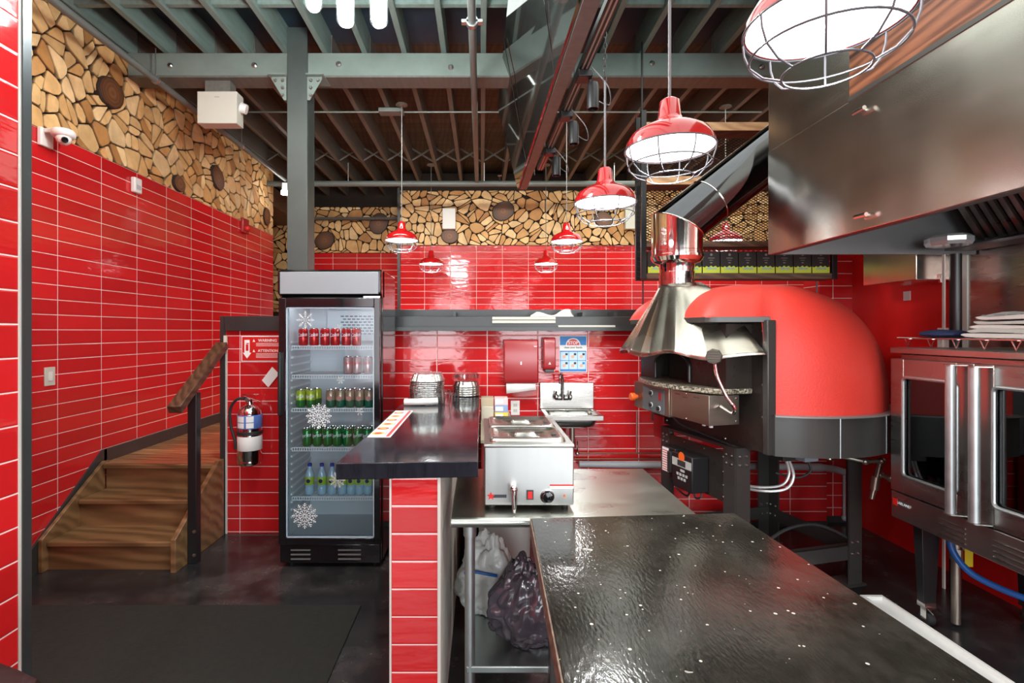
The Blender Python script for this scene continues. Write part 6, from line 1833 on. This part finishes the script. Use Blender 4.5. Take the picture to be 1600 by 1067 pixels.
for i, (y, lab) in enumerate(((3.05, 'black track spotlight nearest the camera, pointing down'), (3.62, 'black track spotlight midway along the track'), (4.35, 'black track spotlight at the far end of the track'))):
    x = rx(y)+.06
    t = thing('track_spotlight', lab, 'spotlight', (x, y, 3.0), 'spotlights on the ceiling track')
    obj('adapter', MB().box(rx(y)-.035, rx(y)+.05, y-.05, y+.05, 3.075, 3.115), M['black'], t, bev=.004)
    obj('arm', MB().cyl((x, y, 3.0), (x-.02, y, 3.08), .008, n=8), M['black'], t)
    obj('head', MB().lathe([(0, .16), (.030, .155), (.036, .13), (.036, 0), (.030, 0), (.028, .02), (0, .02)], (x, y, 2.90), 20), M['black'], t, angle=50)
    cpts = smooth_path([(rx(y)+.03, y-.1, 3.10), (x+.06, y-.12, 2.98), (x+.10, y, 2.93), (x+.05, y+.1, 3.0), (x+.02, y+.15, 3.10)])
    obj('cord', MB().tube(cpts, .0035, 6), M['grey_wire'], t)
# far wall things
def wallbox(name, px0, px1, py0, py1, y, label, cat, m, dep=.05):
    a = P(px0, py1, y); b = P(px1, py0, y)
    return single(name, MB().box(a.x, b.x, y-dep, y-.0005, a.z, b.z), m, label, cat, bev=.004)
wallbox('wall_speaker', 692, 712, 327, 359, 7.94, 'white box on the log wall above a dark round log slice', 'speaker', M['white'], .08)
wallbox('wall_speaker', 975, 992, 325, 359, 7.94, 'white box on the log wall left of the shelf post', 'speaker', M['offwhite'], .08)
# lamp at the far corner of the sprinkler pipe
fl = thing('corner_flood_light', 'small bright light at the far end of the left sprinkler pipe', 'lamp', (-2.62, 6.85, 3.42))
q = P(445, 297, 6.80)
obj('housing', MB().box(q.x-.05, q.x+.05, 6.83, 6.88, q.z-.02, 3.56), M['white'], fl, bev=.004)
obj('bulb', MB().lathe([(0, 0), (.045, 0), (.045, .05), (0, .05)], (q.x, 6.80, q.z-.06), 16), mat('flood glow', (.9, .9, .9), .4, emit=(1, 1, .97), estr=30), fl)
# left wall fittings
cmr = thing('dome_camera', 'white dome security camera on the left wall at the log border', 'camera', (-2.85, 3.45, 2.85))
cy = 3.40
obj('bracket', MB().box(-2.909, -2.88, cy-.05, cy+.05, 2.80, 2.92).box(-2.88, -2.80, cy-.035, cy+.035, 2.885, 2.915), M['white'], cmr, bev=.006)
hd2 = obj('housing', MB().lathe([(0, .0), (.060, .0), (.068, -.012), (.066, -.040), (.052, -.052), (0, -.052)], (-2.775, cy, 2.912), 28), M['white'], cmr, angle=50)
obj('eyeball', MB().ball((-2.765, cy-.01, 2.853), .044, 16), M['white'], cmr)
obj('lens', MB().lathe([(0, 0), (.020, 0), (.018, .008), (0, .006)], (-2.737, cy-.035, 2.836), 18, axis=(.6, -.65, -.45)), M['black_gloss'], cmr)
ts = thing('motion_sensor', 'small white sensor box on the left wall below the logs', 'sensor', (-2.88, 4.29, 2.72))
obj('case', MB().box(-2.909, -2.870, 4.245, 4.335, 2.735, 2.860), M['white'], ts, bev=.008)
obj('window', MB().box(-2.870, -2.867, 4.262, 4.318, 2.765, 2.80), mat('grey lens', (.5, .5, .5), .3), ts)
fy = 2328/(752-380.0)
fa_ = thing('fire_alarm', 'red fire alarm strobe high on the far left wall', 'alarm', (-2.88, fy, 2.72))
fz = 1.58+(517-353)*fy/800
obj('base', MB().box(-2.909, -2.87, fy-.08, fy+.08, fz-.09, fz+.09), M['red_plastic'], fa_, bev=.01)
obj('strobe', MB().ball((-2.865, fy, fz-.03), .035, 10), M['sign_red'], fa_)
ly = 2328/(752-76.5); lz = 1.58-(588-517)*ly/800
sw_ = thing('light_switch', 'cream rocker light switch on the left red tiled wall', 'switch', (-2.90, ly, lz-.06))
obj('plate', MB().box(-2.909, -2.902, ly-.042, ly+.042, lz-.062, lz+.062), M['offwhite'], sw_, bev=.002)
obj('rocker', MB().box(-2.902, -2.897, ly-.016, ly+.016, lz-.032, lz+.032), M['white'], sw_, bev=.002)
q = P(352, 535, 3.99)
single('rail_bracket', MB().box(-2.00, -1.975, 3.972, 3.984, 1.42, 1.545), M['offwhite'], 'small cream metal bracket where the handrail meets the half wall', 'bracket')
